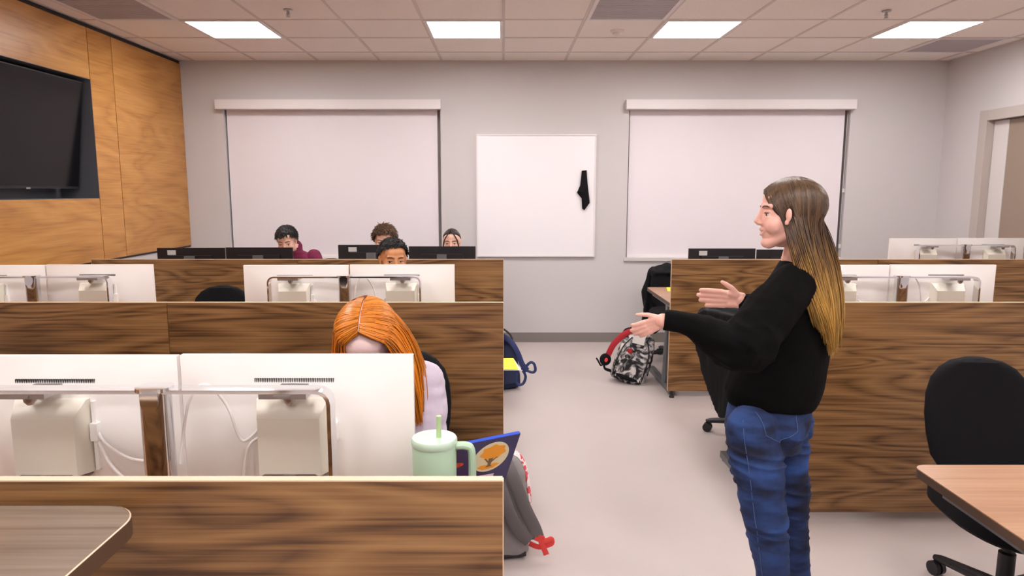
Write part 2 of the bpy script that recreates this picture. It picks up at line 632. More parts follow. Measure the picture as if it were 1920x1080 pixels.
def obj_mesh(name, me, mats, parent, smooth='all'):
    off = chain_loc(parent)
    co = get_co(me); set_co(me, co - np.array(off)[None, :])
    me.name = name
    me.materials.clear()
    return finish(name, me, mats, parent, smooth)

# ================================================================ the room
XL, XR, YB, YF, ZC = -3.20, 4.41, -2.6, 7.05, 2.835
T = 0.61
fl = NB(); box(fl, XL - 0.15, XR + 0.15, YB - 0.15, YF + 0.25, -0.1, 0.0)
struct('floor', fl, 'floor')

# rear wall with two window recesses
w1 = (-2.80, -0.632, 0.885, 2.37)   # x0 x1 z0 z1
w2 = (1.258, 3.47, 0.885, 2.37)
wb = NB()
xs = [XL - 0.15, w1[0], w1[1], w2[0], w2[1], XR + 0.15]
for a, b in ((0, 1), (2, 3), (4, 5)):
    box(wb, xs[a], xs[b], YF, YF + 0.2, 0, ZC + 0.1)
for w in (w1, w2):
    box(wb, w[0], w[1], YF, YF + 0.2, 0, w[2])
    box(wb, w[0], w[1], YF, YF + 0.2, w[3], ZC + 0.1)
struct('wall_back', wb, 'wall')
wr = NB()
d0, d1, dz0, dz1 = 4.75, 6.40, 0.0, 2.20
box(wr, XR, XR + 0.15, YB - 0.15, d0, 0, ZC + 0.1)
box(wr, XR, XR + 0.15, d1, YF, 0, ZC + 0.1)
box(wr, XR, XR + 0.15, d0, d1, dz1, ZC + 0.1)
struct('wall_right', wr, 'wall')
wf = NB(); box(wf, XL - 0.15, XR + 0.15, YB - 0.15, YB, 0, ZC + 0.1)
struct('wall_front', wf, 'wall')

# left wall: plaster below, panelling above with a screen niche in it
NY0, NY1, NZ0, NZ1 = 3.72, 5.50, 1.505, 2.42
wl = NB()
box(wl, XL - 0.35, XL - 0.012, YB - 0.15, YF, 0, 1.0)
box(wl, XL - 0.35, XL - 0.018, YB - 0.15, NY0, 1.0, ZC + 0.1)
box(wl, XL - 0.35, XL - 0.018, NY1, YF, 1.0, ZC + 0.1)
box(wl, XL - 0.35, XL - 0.018, NY0, NY1, 1.0, NZ0)
box(wl, XL - 0.35, XL - 0.018, NY0, NY1, NZ1, ZC + 0.1)
left = struct('wall_left', wl, 'wall')
zt = ZC - 0.03
g_ = 0.004
for (y0, y1, z0, z1) in ((5.83 + g_, YF - 0.004, 1.015, zt), (NY1 + g_, 5.83 - g_, 1.015, zt), (NY0, NY1 - g_, NZ1, zt), (NY0, NY1 - g_, 1.015, NZ0 - 0.002),
                         (NY0 - 0.33, NY0 - 2 * g_, 1.015, zt), (NY0 - 1.63, NY0 - 0.33 - 2 * g_, 1.015, zt), (NY0 - 2.93, NY0 - 1.63 - 2 * g_, 1.015, zt), (NY0 - 4.23, NY0 - 2.93 - 2 * g_, 1.015, zt)):
    b = NB(); box(b, XL - 0.018, XL, y0, y1, z0, z1)
    obj('wood_panel', b, 'walltimber', left, bevel=0.0015, seg=1)
b = NB()
box(b, XL - 0.018, XL - 0.008, YB, YF, zt, ZC); box(b, XL - 0.018, XL - 0.006, YB, YF, 0.998, 1.014)
obj('shadow_trim', b, 'dark', left)
b = NB()      # niche lining
box(b, XL - 0.34, XL - 0.30, NY0, NY1, NZ0, NZ1)
box(b, XL - 0.30, XL + 0.001, NY1 - 0.004, NY1 - 0.001, NZ0, NZ1)
box(b, XL - 0.30, XL + 0.001, NY0 + 0.001, NY0 + 0.004, NZ0, NZ1)
box(b, XL - 0.30, XL + 0.001, NY0, NY1, NZ1 - 0.004, NZ1 - 0.001)
box(b, XL - 0.30, XL + 0.001, NY0, NY1, NZ0 - 0.001, NZ0 + 0.003)
obj('niche_lining', b, 'niche', left)
for nm, bx in (('baseboard_back', (XL, XR, YF - 0.008, YF, 0.0, 0.10)), ('baseboard_right', (XR - 0.008, XR, YB, d0 - 0.12, 0, 0.10)), ('baseboard_left', (XL - 0.012, XL - 0.004, YB, YF, 0, 0.10))):
    b = NB(); box(b, *bx)
    if nm == 'baseboard_back':
        box(b, XL, XR, YF - 0.016, YF, 0.0, 0.012)
    struct(nm, b, 'cove')

# ceiling: slab, grid of bars, tiles laid in as single pieces
cb = NB(); box(cb, XL - 0.35, XR + 0.15, YB - 0.15, YF + 0.2, ZC + 0.03, ZC + 0.12)
ceil = struct('ceiling', cb, 'tbar')
YG = 6.014
ylines = [YG + T * k for k in range(-14, 2)]
xlines = [T * k for k in range(-5, 8)]
b = NB()
for x in xlines:
    box(b, x - 0.012, x + 0.012, YB, YF, ZC, ZC + 0.02)
for y in ylines:
    box(b, XL, XR, y - 0.012, y + 0.012, ZC + 0.0005, ZC + 0.02)
for bx in ((XL, XR, YF - 0.022, YF), (XL, XR, YB, YB + 0.022), (XL, XL + 0.022, YB, YF), (XR - 0.022, XR, YB, YF)):
    box(b, bx[0], bx[1], bx[2], bx[3], ZC + 0.001, ZC + 0.02)
obj('grid_bar', b, 'tbar', ceil)
cellx = [XL] + xlines + [XR]
celly = [YB] + ylines + [YF]
lights = [(kx, ry) for ry in (5.404, 2.964, 0.524, -1.916) for kx in (-4, -1, 2, 5)]
vents = [(-5, 4.794, 'grey return air grille in the ceiling by the wood wall'), (1, 4.794, 'grey return air grille in the ceiling above the whiteboard'), (6, 6.014, 'grey return air grille in the ceiling near the right rear corner')]
LT = {(round(k * T, 2), round(y, 2)) for k, y in lights} | {(round(k * T, 2), round(y, 2)) for k, y, _ in vents}
tile_mesh = {}
for i in range(len(cellx) - 1):
    for j in range(len(celly) - 1):
        x0, x1, y0, y1 = cellx[i], cellx[i + 1], celly[j], celly[j + 1]
        if (round(x0, 2), round(y0, 2)) in LT:
            continue
        sx, sy = round(x1 - x0 - 0.014, 3), round(y1 - y0 - 0.014, 3)
        if sx < 0.03 or sy < 0.03:
            continue
        if (sx, sy) not in tile_mesh:
            b = NB(); box(b, -sx / 2, sx / 2, -sy / 2, sy / 2, 0, 0.015)
            o = obj('ceiling_tile', b, 'ceiling', ceil)
            tile_mesh[(sx, sy)] = o.data
        else:
            o = bpy.data.objects.new('ceiling_tile', tile_mesh[(sx, sy)]); COL.objects.link(o); o.parent = ceil
        o.location = ((x0 + x1) / 2, (y0 + y1) / 2, ZC + 0.004)

lnames = {5.404: 'in the row nearest the rear wall', 2.964: 'second row from the rear wall', 0.524: 'third row from the rear wall', -1.916: 'in the row by the front wall'}
lx = {-4: 'nearest the wood wall', -1: 'second from the wood wall', 2: 'third from the wood wall', 5: 'nearest the right wall'}
proto = None
for kx, ry in lights:
    x0, y0 = kx * T, ry
    lab = 'square ceiling light panel %s, %s' % (lx[kx], lnames[ry])
    if proto is None:
        proto = thing('ceiling_light', lab, 'ceiling light', (x0, y0, ZC), 'recessed square ceiling lights')
        f = NB()
        for bx in ((0.005, T - 0.005, 0.005, 0.03), (0.005, T - 0.005, T - 0.03, T - 0.005), (0.005, 0.03, 0.03, T - 0.03), (T - 0.03, T - 0.005, 0.03, T - 0.03)):
            box(f, x0 + bx[0], x0 + bx[1], y0 + bx[2], y0 + bx[3], ZC - 0.006, ZC + 0.02)
        obj('light_frame', f, 'whitepaint', proto)
        d = NB(); box(d, x0 + 0.03, x0 + T - 0.03, y0 + 0.03, y0 + T - 0.03, ZC, ZC + 0.012)
        obj('diffuser', d, 'lamp', proto)
    else:
        dup(proto, (x0, y0, ZC), 0, lab)
for k, y, lab in vents:
    x0 = k * T
    v = thing('ceiling_vent', lab, 'vent', (x0, y, ZC), 'grey ceiling vents')
    f = NB()
    for bx in ((0.008, T - 0.008, 0.008, 0.035), (0.008, T - 0.008, T - 0.035, T - 0.008), (0.008, 0.035, 0.035, T - 0.035), (T - 0.035, T - 0.008, 0.035, T - 0.035)):
        box(f, x0 + bx[0], x0 + bx[1], y + bx[2], y + bx[3], ZC - 0.005, ZC + 0.02)
    obj('vent_frame', f, 'whitepaint', v)
    f = NB(); box(f, x0 + 0.035, x0 + T - 0.035, y + 0.035, y + T - 0.035, ZC + 0.001, ZC + 0.008)
    for q in range(17):
        yy = y + 0.045 + q * 0.031
        box(f, x0 + 0.035, x0 + T - 0.035, yy, yy + 0.022, ZC - 0.001, ZC + 0.002)
    obj('vent_grille', f, 'vent', v)

# sprinklers and smoke detector
for (px, py, lab) in ((540, 22, 'small brass ceiling sprinkler above the left window'), (1662, 24, 'small brass ceiling sprinkler near the light panel by the right wall')):
    # distance where the ray meets the ceiling
    v = (540 - py) / FOC
    yy = (ZC - EYE) / ((-math.sin(PITCH) + v * math.cos(PITCH)) / (math.cos(PITCH) + v * math.sin(PITCH)))
    p = W(px, py, yy - 0.05); p.z = ZC
    s = thing('sprinkler', lab, 'sprinkler', p, 'ceiling sprinklers')
    b = NB(); lathe(b, p, [(0.032, 0.0), (0.030, -0.006), (0.012, -0.008)], 20); obj('escutcheon', b, 'steel', s, smooth=True)
    b = NB(); lathe(b, p, [(0.009, -0.008), (0.008, -0.03), (0.004, -0.034), (0.004, -0.045)], 12)
    tube(b, [p + Vector((0.008, 0, -0.018)), p + Vector((0.014, 0, -0.034)), p + Vector((0.004, 0, -0.047))], 0.002, 6)
    tube(b, [p + Vector((-0.008, 0, -0.018)), p + Vector((-0.014, 0, -0.034)), p + Vector((-0.004, 0, -0.047))], 0.002, 6)
    obj('nozzle', b, 'steel', s, smooth=True)
    b = NB(); lathe(b, p, [(0.004, -0.046), (0.016, -0.047), (0.016, -0.049), (0.003, -0.05)], 14); obj('deflector', b, 'steel', s)
p = W(1157, 60, 5.75); p.z = ZC + 0.004
s = thing('smoke_detector', 'round white smoke detector on the ceiling tile beside the third light panel', 'smoke detector', p)
b = NB(); lathe(b, p, [(0.055, 0), (0.055, -0.012), (0.046, -0.02)], 28); obj('base', b, 'ceiling', s, smooth=True)
b = NB(); lathe(b, p, [(0.04, -0.018), (0.037, -0.034), (0.02, -0.042), (0.008, -0.044)], 28); obj('sensor_cap', b, 'whitepaint', s, smooth=True)

# ---------------------------------------------------------------- windows with roller shades
for n, w, lab in ((1, w1, 'white roller shade pulled down over the window behind the left desks'), (2, w2, 'white roller shade pulled down over the window behind the standing woman')):
    b = NB()
    t = 0.05
    y0, y1 = YF + 0.12, YF + 0.17
    box(b, w[0], w[0] + t, y0, y1, w[2], w[3]); box(b, w[1] - t, w[1], y0, y1, w[2], w[3])
    box(b, w[0] + t, w[1] - t, y0, y1, w[2], w[2] + t); box(b, w[0] + t, w[1] - t, y0, y1, w[3] - t, w[3])
    win = struct('window_%d' % n, b, 'jamb')
    b = NB(); box(b, w[0] + t, w[1] - t, y0 + 0.02, y0 + 0.026, w[2] + t, w[3] - t); obj('pane', b, 'screen', win)
    b = NB(); box(b, w[0] - 0.02, w[1] + 0.02, YF - 0.02, YF + 0.12, w[2] - 0.035, w[2] - 0.002); obj('sill', b, 'wall', win, bevel=0.004)
    s = thing('roller_shade', lab, 'window shade', ((w[0] + w[1]) / 2, YF, w[2]), 'roller shades on the rear wall')
    b = NB(); box(b, w[0] - 0.045, w[1] + 0.012, YF - 0.09, YF, 2.365, 2.455); obj('valance', b, 'whitepaint', s, bevel=0.004)
    b = NB(); box(b, w[0] + 0.015, w[1] - 0.035, YF + 0.045, YF + 0.047, w[2] + 0.01, 2.37); obj('shade_fabric', b, 'shade', s)
    b = NB(); box(b, w[0] + 0.015, w[1] - 0.035, YF + 0.038, YF + 0.054, w[2], w[2] + 0.022); obj('bottom_bar', b, 'whitepaint', s, bevel=0.004)
    if n == 2:
        b = NB()
        for zz in (0.98, 1.55):
            box(b, w[1] - 0.02, w[1] - 0.001, YF + 0.02, YF + 0.04, zz, zz + 0.04)
        tube(b, [(w[1] - 0.015, YF + 0.03, 2.34), (w[1] - 0.015, YF + 0.03, 0.98)], 0.002, 6)
        obj('pull_chain', b, 'sash', s)

# whiteboard and cloth
wx0, wx1 = W(893, 260, YF).x, W(1118, 260, YF).x
wz0, wz1 = W(1000, 481, YF).z, W(1000, 252, YF).z
s = thing('whiteboard', 'square white magnetic board on the wall between the two windows', 'whiteboard', ((wx0 + wx1) / 2, YF, wz0))
b = NB(); box(b, wx0 + 0.012, wx1 - 0.012, YF - 0.022, YF, wz0 + 0.012, wz1 - 0.012); obj('writing_surface', b, 'board', s)
b = NB()
box(b, wx0, wx0 + 0.014, YF - 0.028, YF, wz0, wz1); box(b, wx1 - 0.014, wx1, YF - 0.028, YF, wz0, wz1)
box(b, wx0 + 0.014, wx1 - 0.014, YF - 0.028, YF, wz0, wz0 + 0.014); box(b, wx0 + 0.014, wx1 - 0.014, YF - 0.028, YF, wz1 - 0.014, wz1)
obj('board_frame', b, 'whitepaint', s, bevel=0.003)
yc = YF - 0.028
out = [(1091, 320), (1100, 319), (1102, 345), (1105, 372), (1106, 380), (1096, 394), (1092, 391), (1091, 372), (1086, 366), (1082, 361), (1088, 348), (1090, 332)]
pts = [W(x, y, yc - 0.02) for x, y in out]
b = NB()
cen = Vector((sum(p.x for p in pts) / len(pts), yc - 0.035, sum(p.z for p in pts) / len(pts)))
vb = [b.verts.new((p.x, yc - 0.002, p.z)) for p in pts]
vf = [b.verts.new((p.x, yc - 0.012 - 0.008 * (i % 2), p.z)) for i, p in enumerate(pts)]
vm = [b.verts.new(Vector((p.x, yc - 0.012, p.z)).lerp(cen, 0.45) + Vector((0, -0.012 * (i % 2), 0))) for i, p in enumerate(pts)]
vc = b.verts.new(cen)
n = len(pts)
for i in range(n):
    j = (i + 1) % n
    b.faces.new((vb[i], vb[j], vf[j], vf[i])); b.faces.new((vf[i], vf[j], vm[j], vm[i])); b.faces.new((vm[i], vm[j], vc))
b.faces.new(vb)
cl = obj('wiping_cloth', b, 'blackfab', None, smooth=True)
tag(cl, 'black cloth hanging on the right side of the whiteboard', 'cloth')

# framed opening in the right wall
b = NB()
box(b, XR - 0.02, XR + 0.118, d1 - 0.004, d1 + 0.10, 0, dz1 + 0.09); box(b, XR - 0.02, XR + 0.118, d0 - 0.10, d0 + 0.004, 0, dz1 + 0.09)
box(b, XR - 0.019, XR + 0.117, d0 + 0.004, d1 - 0.004, dz1 - 0.004, dz1 + 0.089)
dr = struct('door_1', b, 'jamb', bevel=0.004)
b = NB()
box(b, XR + 0.05, XR + 0.07, d1 - 0.19, d1 - 0.009, 0.02, dz1 - 0.01); box(b, XR + 0.05, XR + 0.07, 5.78, 5.86, 0.02, dz1 - 0.01)
box(b, XR + 0.05, XR + 0.07, d0 + 0.02, d0 + 0.2, 0.02, dz1 - 0.01)
obj('door_stile', b, 'sash', dr, bevel=0.003)
b = NB(); box(b, XR + 0.056, XR + 0.064, 5.86, d1 - 0.19, 0.02, dz1 - 0.01); box(b, XR + 0.056, XR + 0.064, d0 + 0.2, 5.78, 0.02, dz1 - 0.01)
obj('pane', b, 'filmglass', dr)
b = NB(); box(b, XR + 0.10, XR + 0.12, d0, d1, 0, dz1); obj('back_board', b, 'dark', dr)

# television in the niche, tipped forward
tv = thing('television', 'large black flat television tilted forward in the wood wall niche', 'television', (XL - 0.2, 4.6, NZ0))
ty0, ty1 = NY0 + 0.08, NY1 - 0.05
zb, ztp = NZ0 + 0.075, NZ1 - 0.03
xb, xt = XL - 0.13, XL - 0.035
up = Vector((xt - xb, 0, ztp - zb)); upn = up.normalized(); nrm = Vector((upn.z, 0, -upn.x))
c = Vector(((xb + xt) / 2, (ty0 + ty1) / 2, (zb + ztp) / 2))
b = NB(); obox(b, c - nrm * 0.025, (0, 1, 0), upn, nrm, (ty1 - ty0) / 2, up.length / 2, 0.025); obj('casing', b, 'blackplastic', tv, bevel=0.004)
b = NB(); obox(b, c + nrm * 0.002 + upn * 0.006, (0, 1, 0), upn, nrm, (ty1 - ty0) / 2 - 0.008, up.length / 2 - 0.014, 0.002); obj('screen', b, 'screen', tv)
b = NB(); obox(b, c + nrm * 0.003 - upn * (up.length / 2 - 0.003) + Vector((0, 0.24, 0)), (0, 1, 0), upn, nrm, 0.022, 0.006, 0.003); obj('badge', b, 'steel', tv)
b = NB(); box(b, XL - 0.30, XL - 0.12, 4.35, 4.85, 1.72, 2.15); obj('wall_bracket', b, 'dark', tv)

# ================================================================ desks
PY = {1: 1.142, 2: 3.085, 3: 5.085}
DEPTH = 0.87


def desk(x0, x1, P, label, open_left=True, open_right=True, top='tabletop'):
    d = thing('computer_desk', label, 'desk', ((x0 + x1) / 2, P + 0.43, 0), 'walnut computer desks in rows')
    e = 0.0015
    b = NB(); box(b, x0 + e, x1 - e, P, P + 0.018, 0.052, 1.058); obj('privacy_panel', b, 'walnut', d)
    b = NB(); box(b, x0 + e, x1 - e, P - 0.0005, P + 0.0185, 1.058, 1.0605)
    if open_left:
        box(b, x0 - 0.0005, x0 + e, P, P + 0.018, 0.052, 1.058)
    if open_right:
        box(b, x1 - e, x1 + 0.0005, P, P + 0.018, 0.052, 1.058)
    obj('edge_band', b, 'band', d)
    y0, y1 = P + 0.02, P + DEPTH
    pts = rounded_rect(x0 + 0.001, x1 - 0.001, y0, y1, 0.035, 5, (0, 0, 1, 1))
    b = NB(); extrude(b, [(x, y, 0.703) for x, y in pts], (0, 0, 0.027)); obj('tabletop', b, top, d)
    pts = rounded_rect(x0 + 0.0005, x1 - 0.0005, y0 - 0.0005, y1 + 0.0015, 0.036, 5, (0, 0, 1, 1))
    b = NB(); extrude(b, [(x, y, 0.7025) for x, y in pts], (0, 0, 0.0245)); obj('table_edge', b, 'darkband', d)
    for sx in (x0 + 0.05, x1 - 0.05):
        b = NB()
        box(b, sx - 0.022, sx + 0.022, P + 0.06, P + 0.80, 0.008, 0.045)
        loft(b, [((sx, P + 0.30, 0.03), (0.022, 0, 0), (0, 0.05, 0)), ((sx, P + 0.27, 0.5), (0.016, 0, 0), (0, 0.035, 0)), ((sx, P + 0.26, 0.70), (0.016, 0, 0), (0, 0.05, 0))], 16, 4)
        box(b, sx - 0.02, sx + 0.02, P + 0.06, P + 0.76, 0.675, 0.703)
        lg = obj('leg', b, 'metalgrey', d, bevel=0.004, seg=1)
        for yy in (P + 0.10, P + 0.76):
            b = NB(); lathe(b, (sx, yy, 0), [(0.02, 0), (0.02, 0.006), (0.008, 0.009)], 14)
            obj('glide', b, 'dark', lg)
    for sx in (x0 + 0.035, x1 - 0.035):
        b = NB(); lathe(b, (sx, P + 0.009, 0), [(0.02, 0), (0.02, 0.012), (0.009, 0.016), (0.007, 0.053)], 16)
        obj('leveling_foot', b, 'dark', d, smooth=True)
    return d


U = 1.53
cols = {1: ['beside the aisle', 'second from the aisle']}
for row, nm in ((1, 'nearest'), (2, 'middle'), (3, 'rear')):
    for k in range(2):
        desk(-U * (k + 1), -U * k, PY[row], 'walnut desk with tall panel, %s left row, %s' % (nm, ('beside the aisle', 'second from the aisle')[k]), k == 1, k == 0)
        if row == 1 and k == 1:
            continue
        desk(1.25 + U * k, 1.25 + U * (k + 1), PY[row], 'walnut desk with tall panel, %s right row, %s' % (nm, ('beside the aisle', 'second from the aisle')[k]), k == 0, k == 1)

# tall table in front of the nearest left desk
d = thing('tall_table', 'tall table with rounded corner in front of the nearest left privacy panel', 'table', (-1.3, 0.75, 0))
tz = 1.027
pts = rounded_rect(-2.1, -0.61, 0.40, 1.118, 0.07, 8, (1, 1, 1, 1))
b = NB(); extrude(b, [(x, y, tz - 0.03) for x, y in pts], (0, 0, 0.0295)); obj('table_edge', b, 'darkband', d)
pts2 = rounded_rect(-2.097, -0.613, 0.403, 1.115, 0.067, 8, (1, 1, 1, 1))
b = NB(); extrude(b, [(x, y, tz - 0.01) for x, y in pts2], (0, 0, 0.01)); obj('tabletop', b, 'tallwood', d)
b = NB()
for i in range(len(pts)):
    j = (i + 1) % len(pts)
    v = [b.verts.new(q) for q in ((pts[i][0], pts[i][1], tz - 0.001), (pts[j][0], pts[j][1], tz - 0.001), (pts2[j][0], pts2[j][1], tz + 0.0006), (pts2[i][0], pts2[i][1], tz + 0.0006))]
    b.faces.new(v)
obj('rim', b, 'band', d)
for (x, y) in ((-2.0, 0.5), (-0.85, 0.5), (-2.0, 0.95), (-0.85, 0.95)):
    b = NB(); tube(b, [(x, y, 0.02), (x, y, tz - 0.03)], 0.022, 16); lathe(b, (x, y, 0), [(0.03, 0), (0.03, 0.02)], 16)
    obj('leg', b, 'metalgrey', d, smooth=True)

# ================================================================ white monitors on arches
MW, MH = 0.53, 0.345


def monitor_proto():
    """local: screen faces +y (away from the camera), bottom centre of the panel at z = 0"""
    m = thing('monitor', 'x', 'monitor', (0, 0, 0), 'white monitors hung on chrome arches')
    b = NB()
    w, h = MW / 2, MH
    a = [(-w, 0), (w, 0), (w, h), (-w, h)]
    i1, i2 = 0.12, 0.062
    c = [(-w + i1, i2), (w - i1, i2), (w - i1, h - i2), (-w + i1, h - i2)]
    V = [[b.verts.new((x, y, z)) for x, z in q] for q, y in ((a, 0.012), (a, -0.004), (c, -0.034))]
    for p, q in zip(V, V[1:]):
        for k in range(4):
            b.faces.new((p[k], p[(k + 1) % 4], q[(k + 1) % 4], q[k]))
    b.faces.new(V[0]); b.faces.new(V[-1][::-1])
    obj('casing', b, 'white', m, bevel=0.003, seg=2)
    b = NB(); box(b, -w + 0.012, w - 0.012, 0.0121, 0.0145, 0.016, h - 0.012); obj('screen', b, 'screen', m)
    b = NB()
    for k in range(45):
        x = -0.088 + k * 0.004
        box(b, x, x + 0.0016, -0.0310, -0.0260, h - 0.056, h - 0.047)
    obj('vent', b, 'dark', m, kind='stuff')
    bz0, bz1 = 0.088, 0.256
    b = NB()       # rear housing, chamfered at its top
    rws = []
    for y, hw, z0, z1 in ((-0.030, 0.079, bz0, bz1), (-0.050, 0.079, bz0, bz1), (-0.084, 0.068, bz0 + 0.004, bz1 - 0.034)):
        rws.append([b.verts.new(q) for q in ((-hw, y, z0), (hw, y, z0), (hw, y, z1), (-hw, y, z1))])
    for p, q in zip(rws, rws[1:]):
        for k in range(4):
            b.faces.new((p[k], p[(k + 1) % 4], q[(k + 1) % 4], q[k]))
    b.faces.new(rws[0]); b.faces.new(rws[-1][::-1])
    obj('rear_housing', b, 'cream', m, bevel=0.008, seg=3)
    b = NB(); extrude(b, [(-0.078, -0.088, bz0 - 0.006), (0.078, -0.088, bz0 - 0.006), (0.056, -0.088, bz0 + 0.008), (-0.056, -0.088, bz0 + 0.008)], (0, 0.05, 0)); box(b, -0.012, 0.012, -0.090, -0.087, bz0 - 0.002, bz0 + 0.007)
    obj('lower_plate', b, 'steel', m)
    b = NB(); box(b, 0.084, 0.092, -0.042, -0.033, 0.09, 0.25); box(b, 0.082, 0.098, -0.050, -0.033, 0.16, 0.20); obj('side_port_cover', b, 'white', m, bevel=0.002)
    b = NB()
    box(b, -0.2, -0.17, -0.0236, -0.0232, h - 0.05, h - 0.0485)
    m['label'] = 'x'
    b.free()
    return m


def arch_proto():
    """local: base on the desk at z = 0, column at x = 0, monitors hang on the +y side"""
    s = thing('monitor_arch', 'x', 'monitor stand', (0, 0, 0), 'chrome monitor arches')
    H, HW, D = 0.413, 0.372, 0.042
    r = 0.028
    path = [(-HW, 0, 0.008), (-HW, 0, H - r)] + [(-HW + r - r * math.cos(R(a)), 0, H - r + r * math.sin(R(a))) for a in (22, 45, 68, 90)]
    path += [(HW - r + r * math.sin(R(a)), 0, H - r + r * math.cos(R(a))) for a in (0, 22, 45, 68, 90)] + [(HW, 0, 0.008)]
    b = NB()
    t = 0.008
    P = [Vector(p) for p in path]
    rows = []
    for i, p in enumerate(P):
        a_, c_ = P[max(0, i - 1)], P[min(len(P) - 1, i + 1)]
        tn = (c_ - a_).normalized()
        n_ = Vector((tn.z, 0, -tn.x))
        rows.append([b.verts.new(p + n_ * s1 * t / 2 + Vector((0, s2 * D / 2, 0))) for s1, s2 in ((-1, -1), (1, -1), (1, 1), (-1, 1))])
    for q, u in zip(rows, rows[1:]):
        for k in range(4):
            b.faces.new((q[k], q[(k + 1) % 4], u[(k + 1) % 4], u[k]))
    b.faces.new(rows[0][::-1]); b.faces.new(rows[-1])
    obj('arch_bar', b, 'arch', s, smooth=True)
    b = NB(); pr = rounded_rect(-0.03, 0.03, -0.027, 0.027, 0.022, 8); extrude(b, [(x, y, 0.006) for x, y in pr], (0, 0, H - 0.004)); obj('column', b, 'chrome', s, smooth=True)
    b = NB()
    ol = [(-0.019, H)] + [(0.019 * -math.cos(R(a)), H - 0.018 - 0.026 * math.sin(R(a))) for a in range(0, 181, 15)] + [(0.019, H)]
    extrude(b, [(x, -0.0295, z) for x, z in ol], (0, 0.006, 0)); obj('cable_cover', b, 'chrome', s)
    b = NB(); pr = rounded_rect(-0.036, 0.036, -0.032, 0.03, 0.024, 8); extrude(b, [(x, y, H) for x, y in pr], (0, 0, 0.008)); obj('column_cap', b, 'arch', s)
    b = NB()
    box(b, -0.06, 0.06, -0.07, 0.07, 0, 0.008); box(b, -HW - 0.02, -HW + 0.02, -0.05, 0.05, 0, 0.008); box(b, HW - 0.02, HW + 0.02, -0.05, 0.05, 0, 0.008)
    obj('foot_plate', b, 'steel', s, bevel=0.002)
    for sx in (-1, 1):
        x = sx * 0.275
        b = NB(); box(b, x - 0.05, x + 0.05, -0.018, 0.045, H - 0.016, H - 0.0045); box(b, x - 0.018, x + 0.018, -0.021, -0.017, H - 0.013, H - 0.008)
        br = obj('bracket', b, 'steel', s, bevel=0.002)
        b = NB(); lathe(b, (x + 0.01, -0.004, H - 0.016), [(0.013, 0), (0.012, -0.008), (0.006, -0.016)], 16); obj('knob', b, 'steel', br, smooth=True)
        b = NB(); box(b, x - 0.03, x + 0.03, 0.03, 0.075, H - 0.02, H - 0.008); obj('hanger', b, 'steel', br)
    return s


mon0, arch0 = monitor_proto(), arch_proto()
used = {'m': False, 'a': False}
DT = 0.73
# (column x, row, yaw, where it stands, cables)
units = [
    (-0.740, 1, 0.0, 'on the nearest left desk', 1),
    (-0.782, 2, 0.012, 'on the middle left desk beside the aisle', 1),
    (-2.320, 2, 0.03, 'on the middle left desk by the wood wall', 0),
    (1.960, 2, -0.012, 'on the middle right desk behind the standing woman', 1),
    (3.610, 3, 0.0, 'on the rear right desk near the right wall', 0),
]
for (cx, row, yaw, where, cab) in units:
    P = PY[row]
    ya = P + 0.02 + 0.255
    rot = Matrix.Rotation(yaw, 4, 'Z')
    base = Vector((cx, ya, DT))
    lab = 'chrome arch monitor stand %s' % where
    if not used['a']:
        A = arch0; A.location = base; A.rotation_euler.z = yaw; A['label'] = lab; used['a'] = True
    else:
        dup(arch0, base, yaw, lab)
    for sx in (-1, 1):
        q = base + rot @ Vector((sx * (MW / 2 + 0.004), 0.115, 0))
        q.z = 1.191 - MH - (0.002 if sx < 0 else 0)
        lab = 'white monitor seen from behind %s, %s of its pair' % (where, 'left' if sx < 0 else 'right')
        lab = 'white monitor from behind, %s one %s' % ('left' if sx < 0 else 'right', where)
        if not used['m']:
            mm = mon0; mm.location = q; mm.rotation_euler.z = yaw; mm['label'] = lab; used['m'] = True
        else:
            mm = dup(mon0, q, yaw, lab)
    if cab:
        def cable(pts, lab):
            b = NB(); tube(b, spline([base + rot @ Vector(p) for p in pts], 8), 0.0034, 8)
            tag(obj('cable', b, 'cable', None, smooth=True), lab, 'cable', 'white monitor cables')
        f = 1.0
        cable([(0.19, 0.075, 0.30), (0.15, 0.07, 0.275), (0.125, 0.06, 0.36), (0.085, 0.05, 0.41), (0.05, 0.04, 0.37), (0.032, 0.02, 0.24)], 'high looping white cable, right monitor %s' % where)
        cable([(0.19, 0.085, 0.28), (0.165, 0.06, 0.255), (0.15, 0.05, 0.14), (0.12, 0.04, 0.0035)], 'low white cable, right monitor %s' % where)
        cable([(-0.19, 0.085, 0.31), (-0.15, 0.06, 0.27), (-0.09, 0.04, 0.245), (-0.031, 0.01, 0.25)], 'upper white cable, left monitor %s' % where)
        cable([(-0.19, 0.085, 0.29), (-0.14, 0.05, 0.23), (-0.09, 0.04, 0.185), (-0.031, 0.01, 0.17)], 'lower white cable, left monitor %s' % where)

# ---------------------------------------------------------------- black monitors
BW, BH = 0.535, 0.315


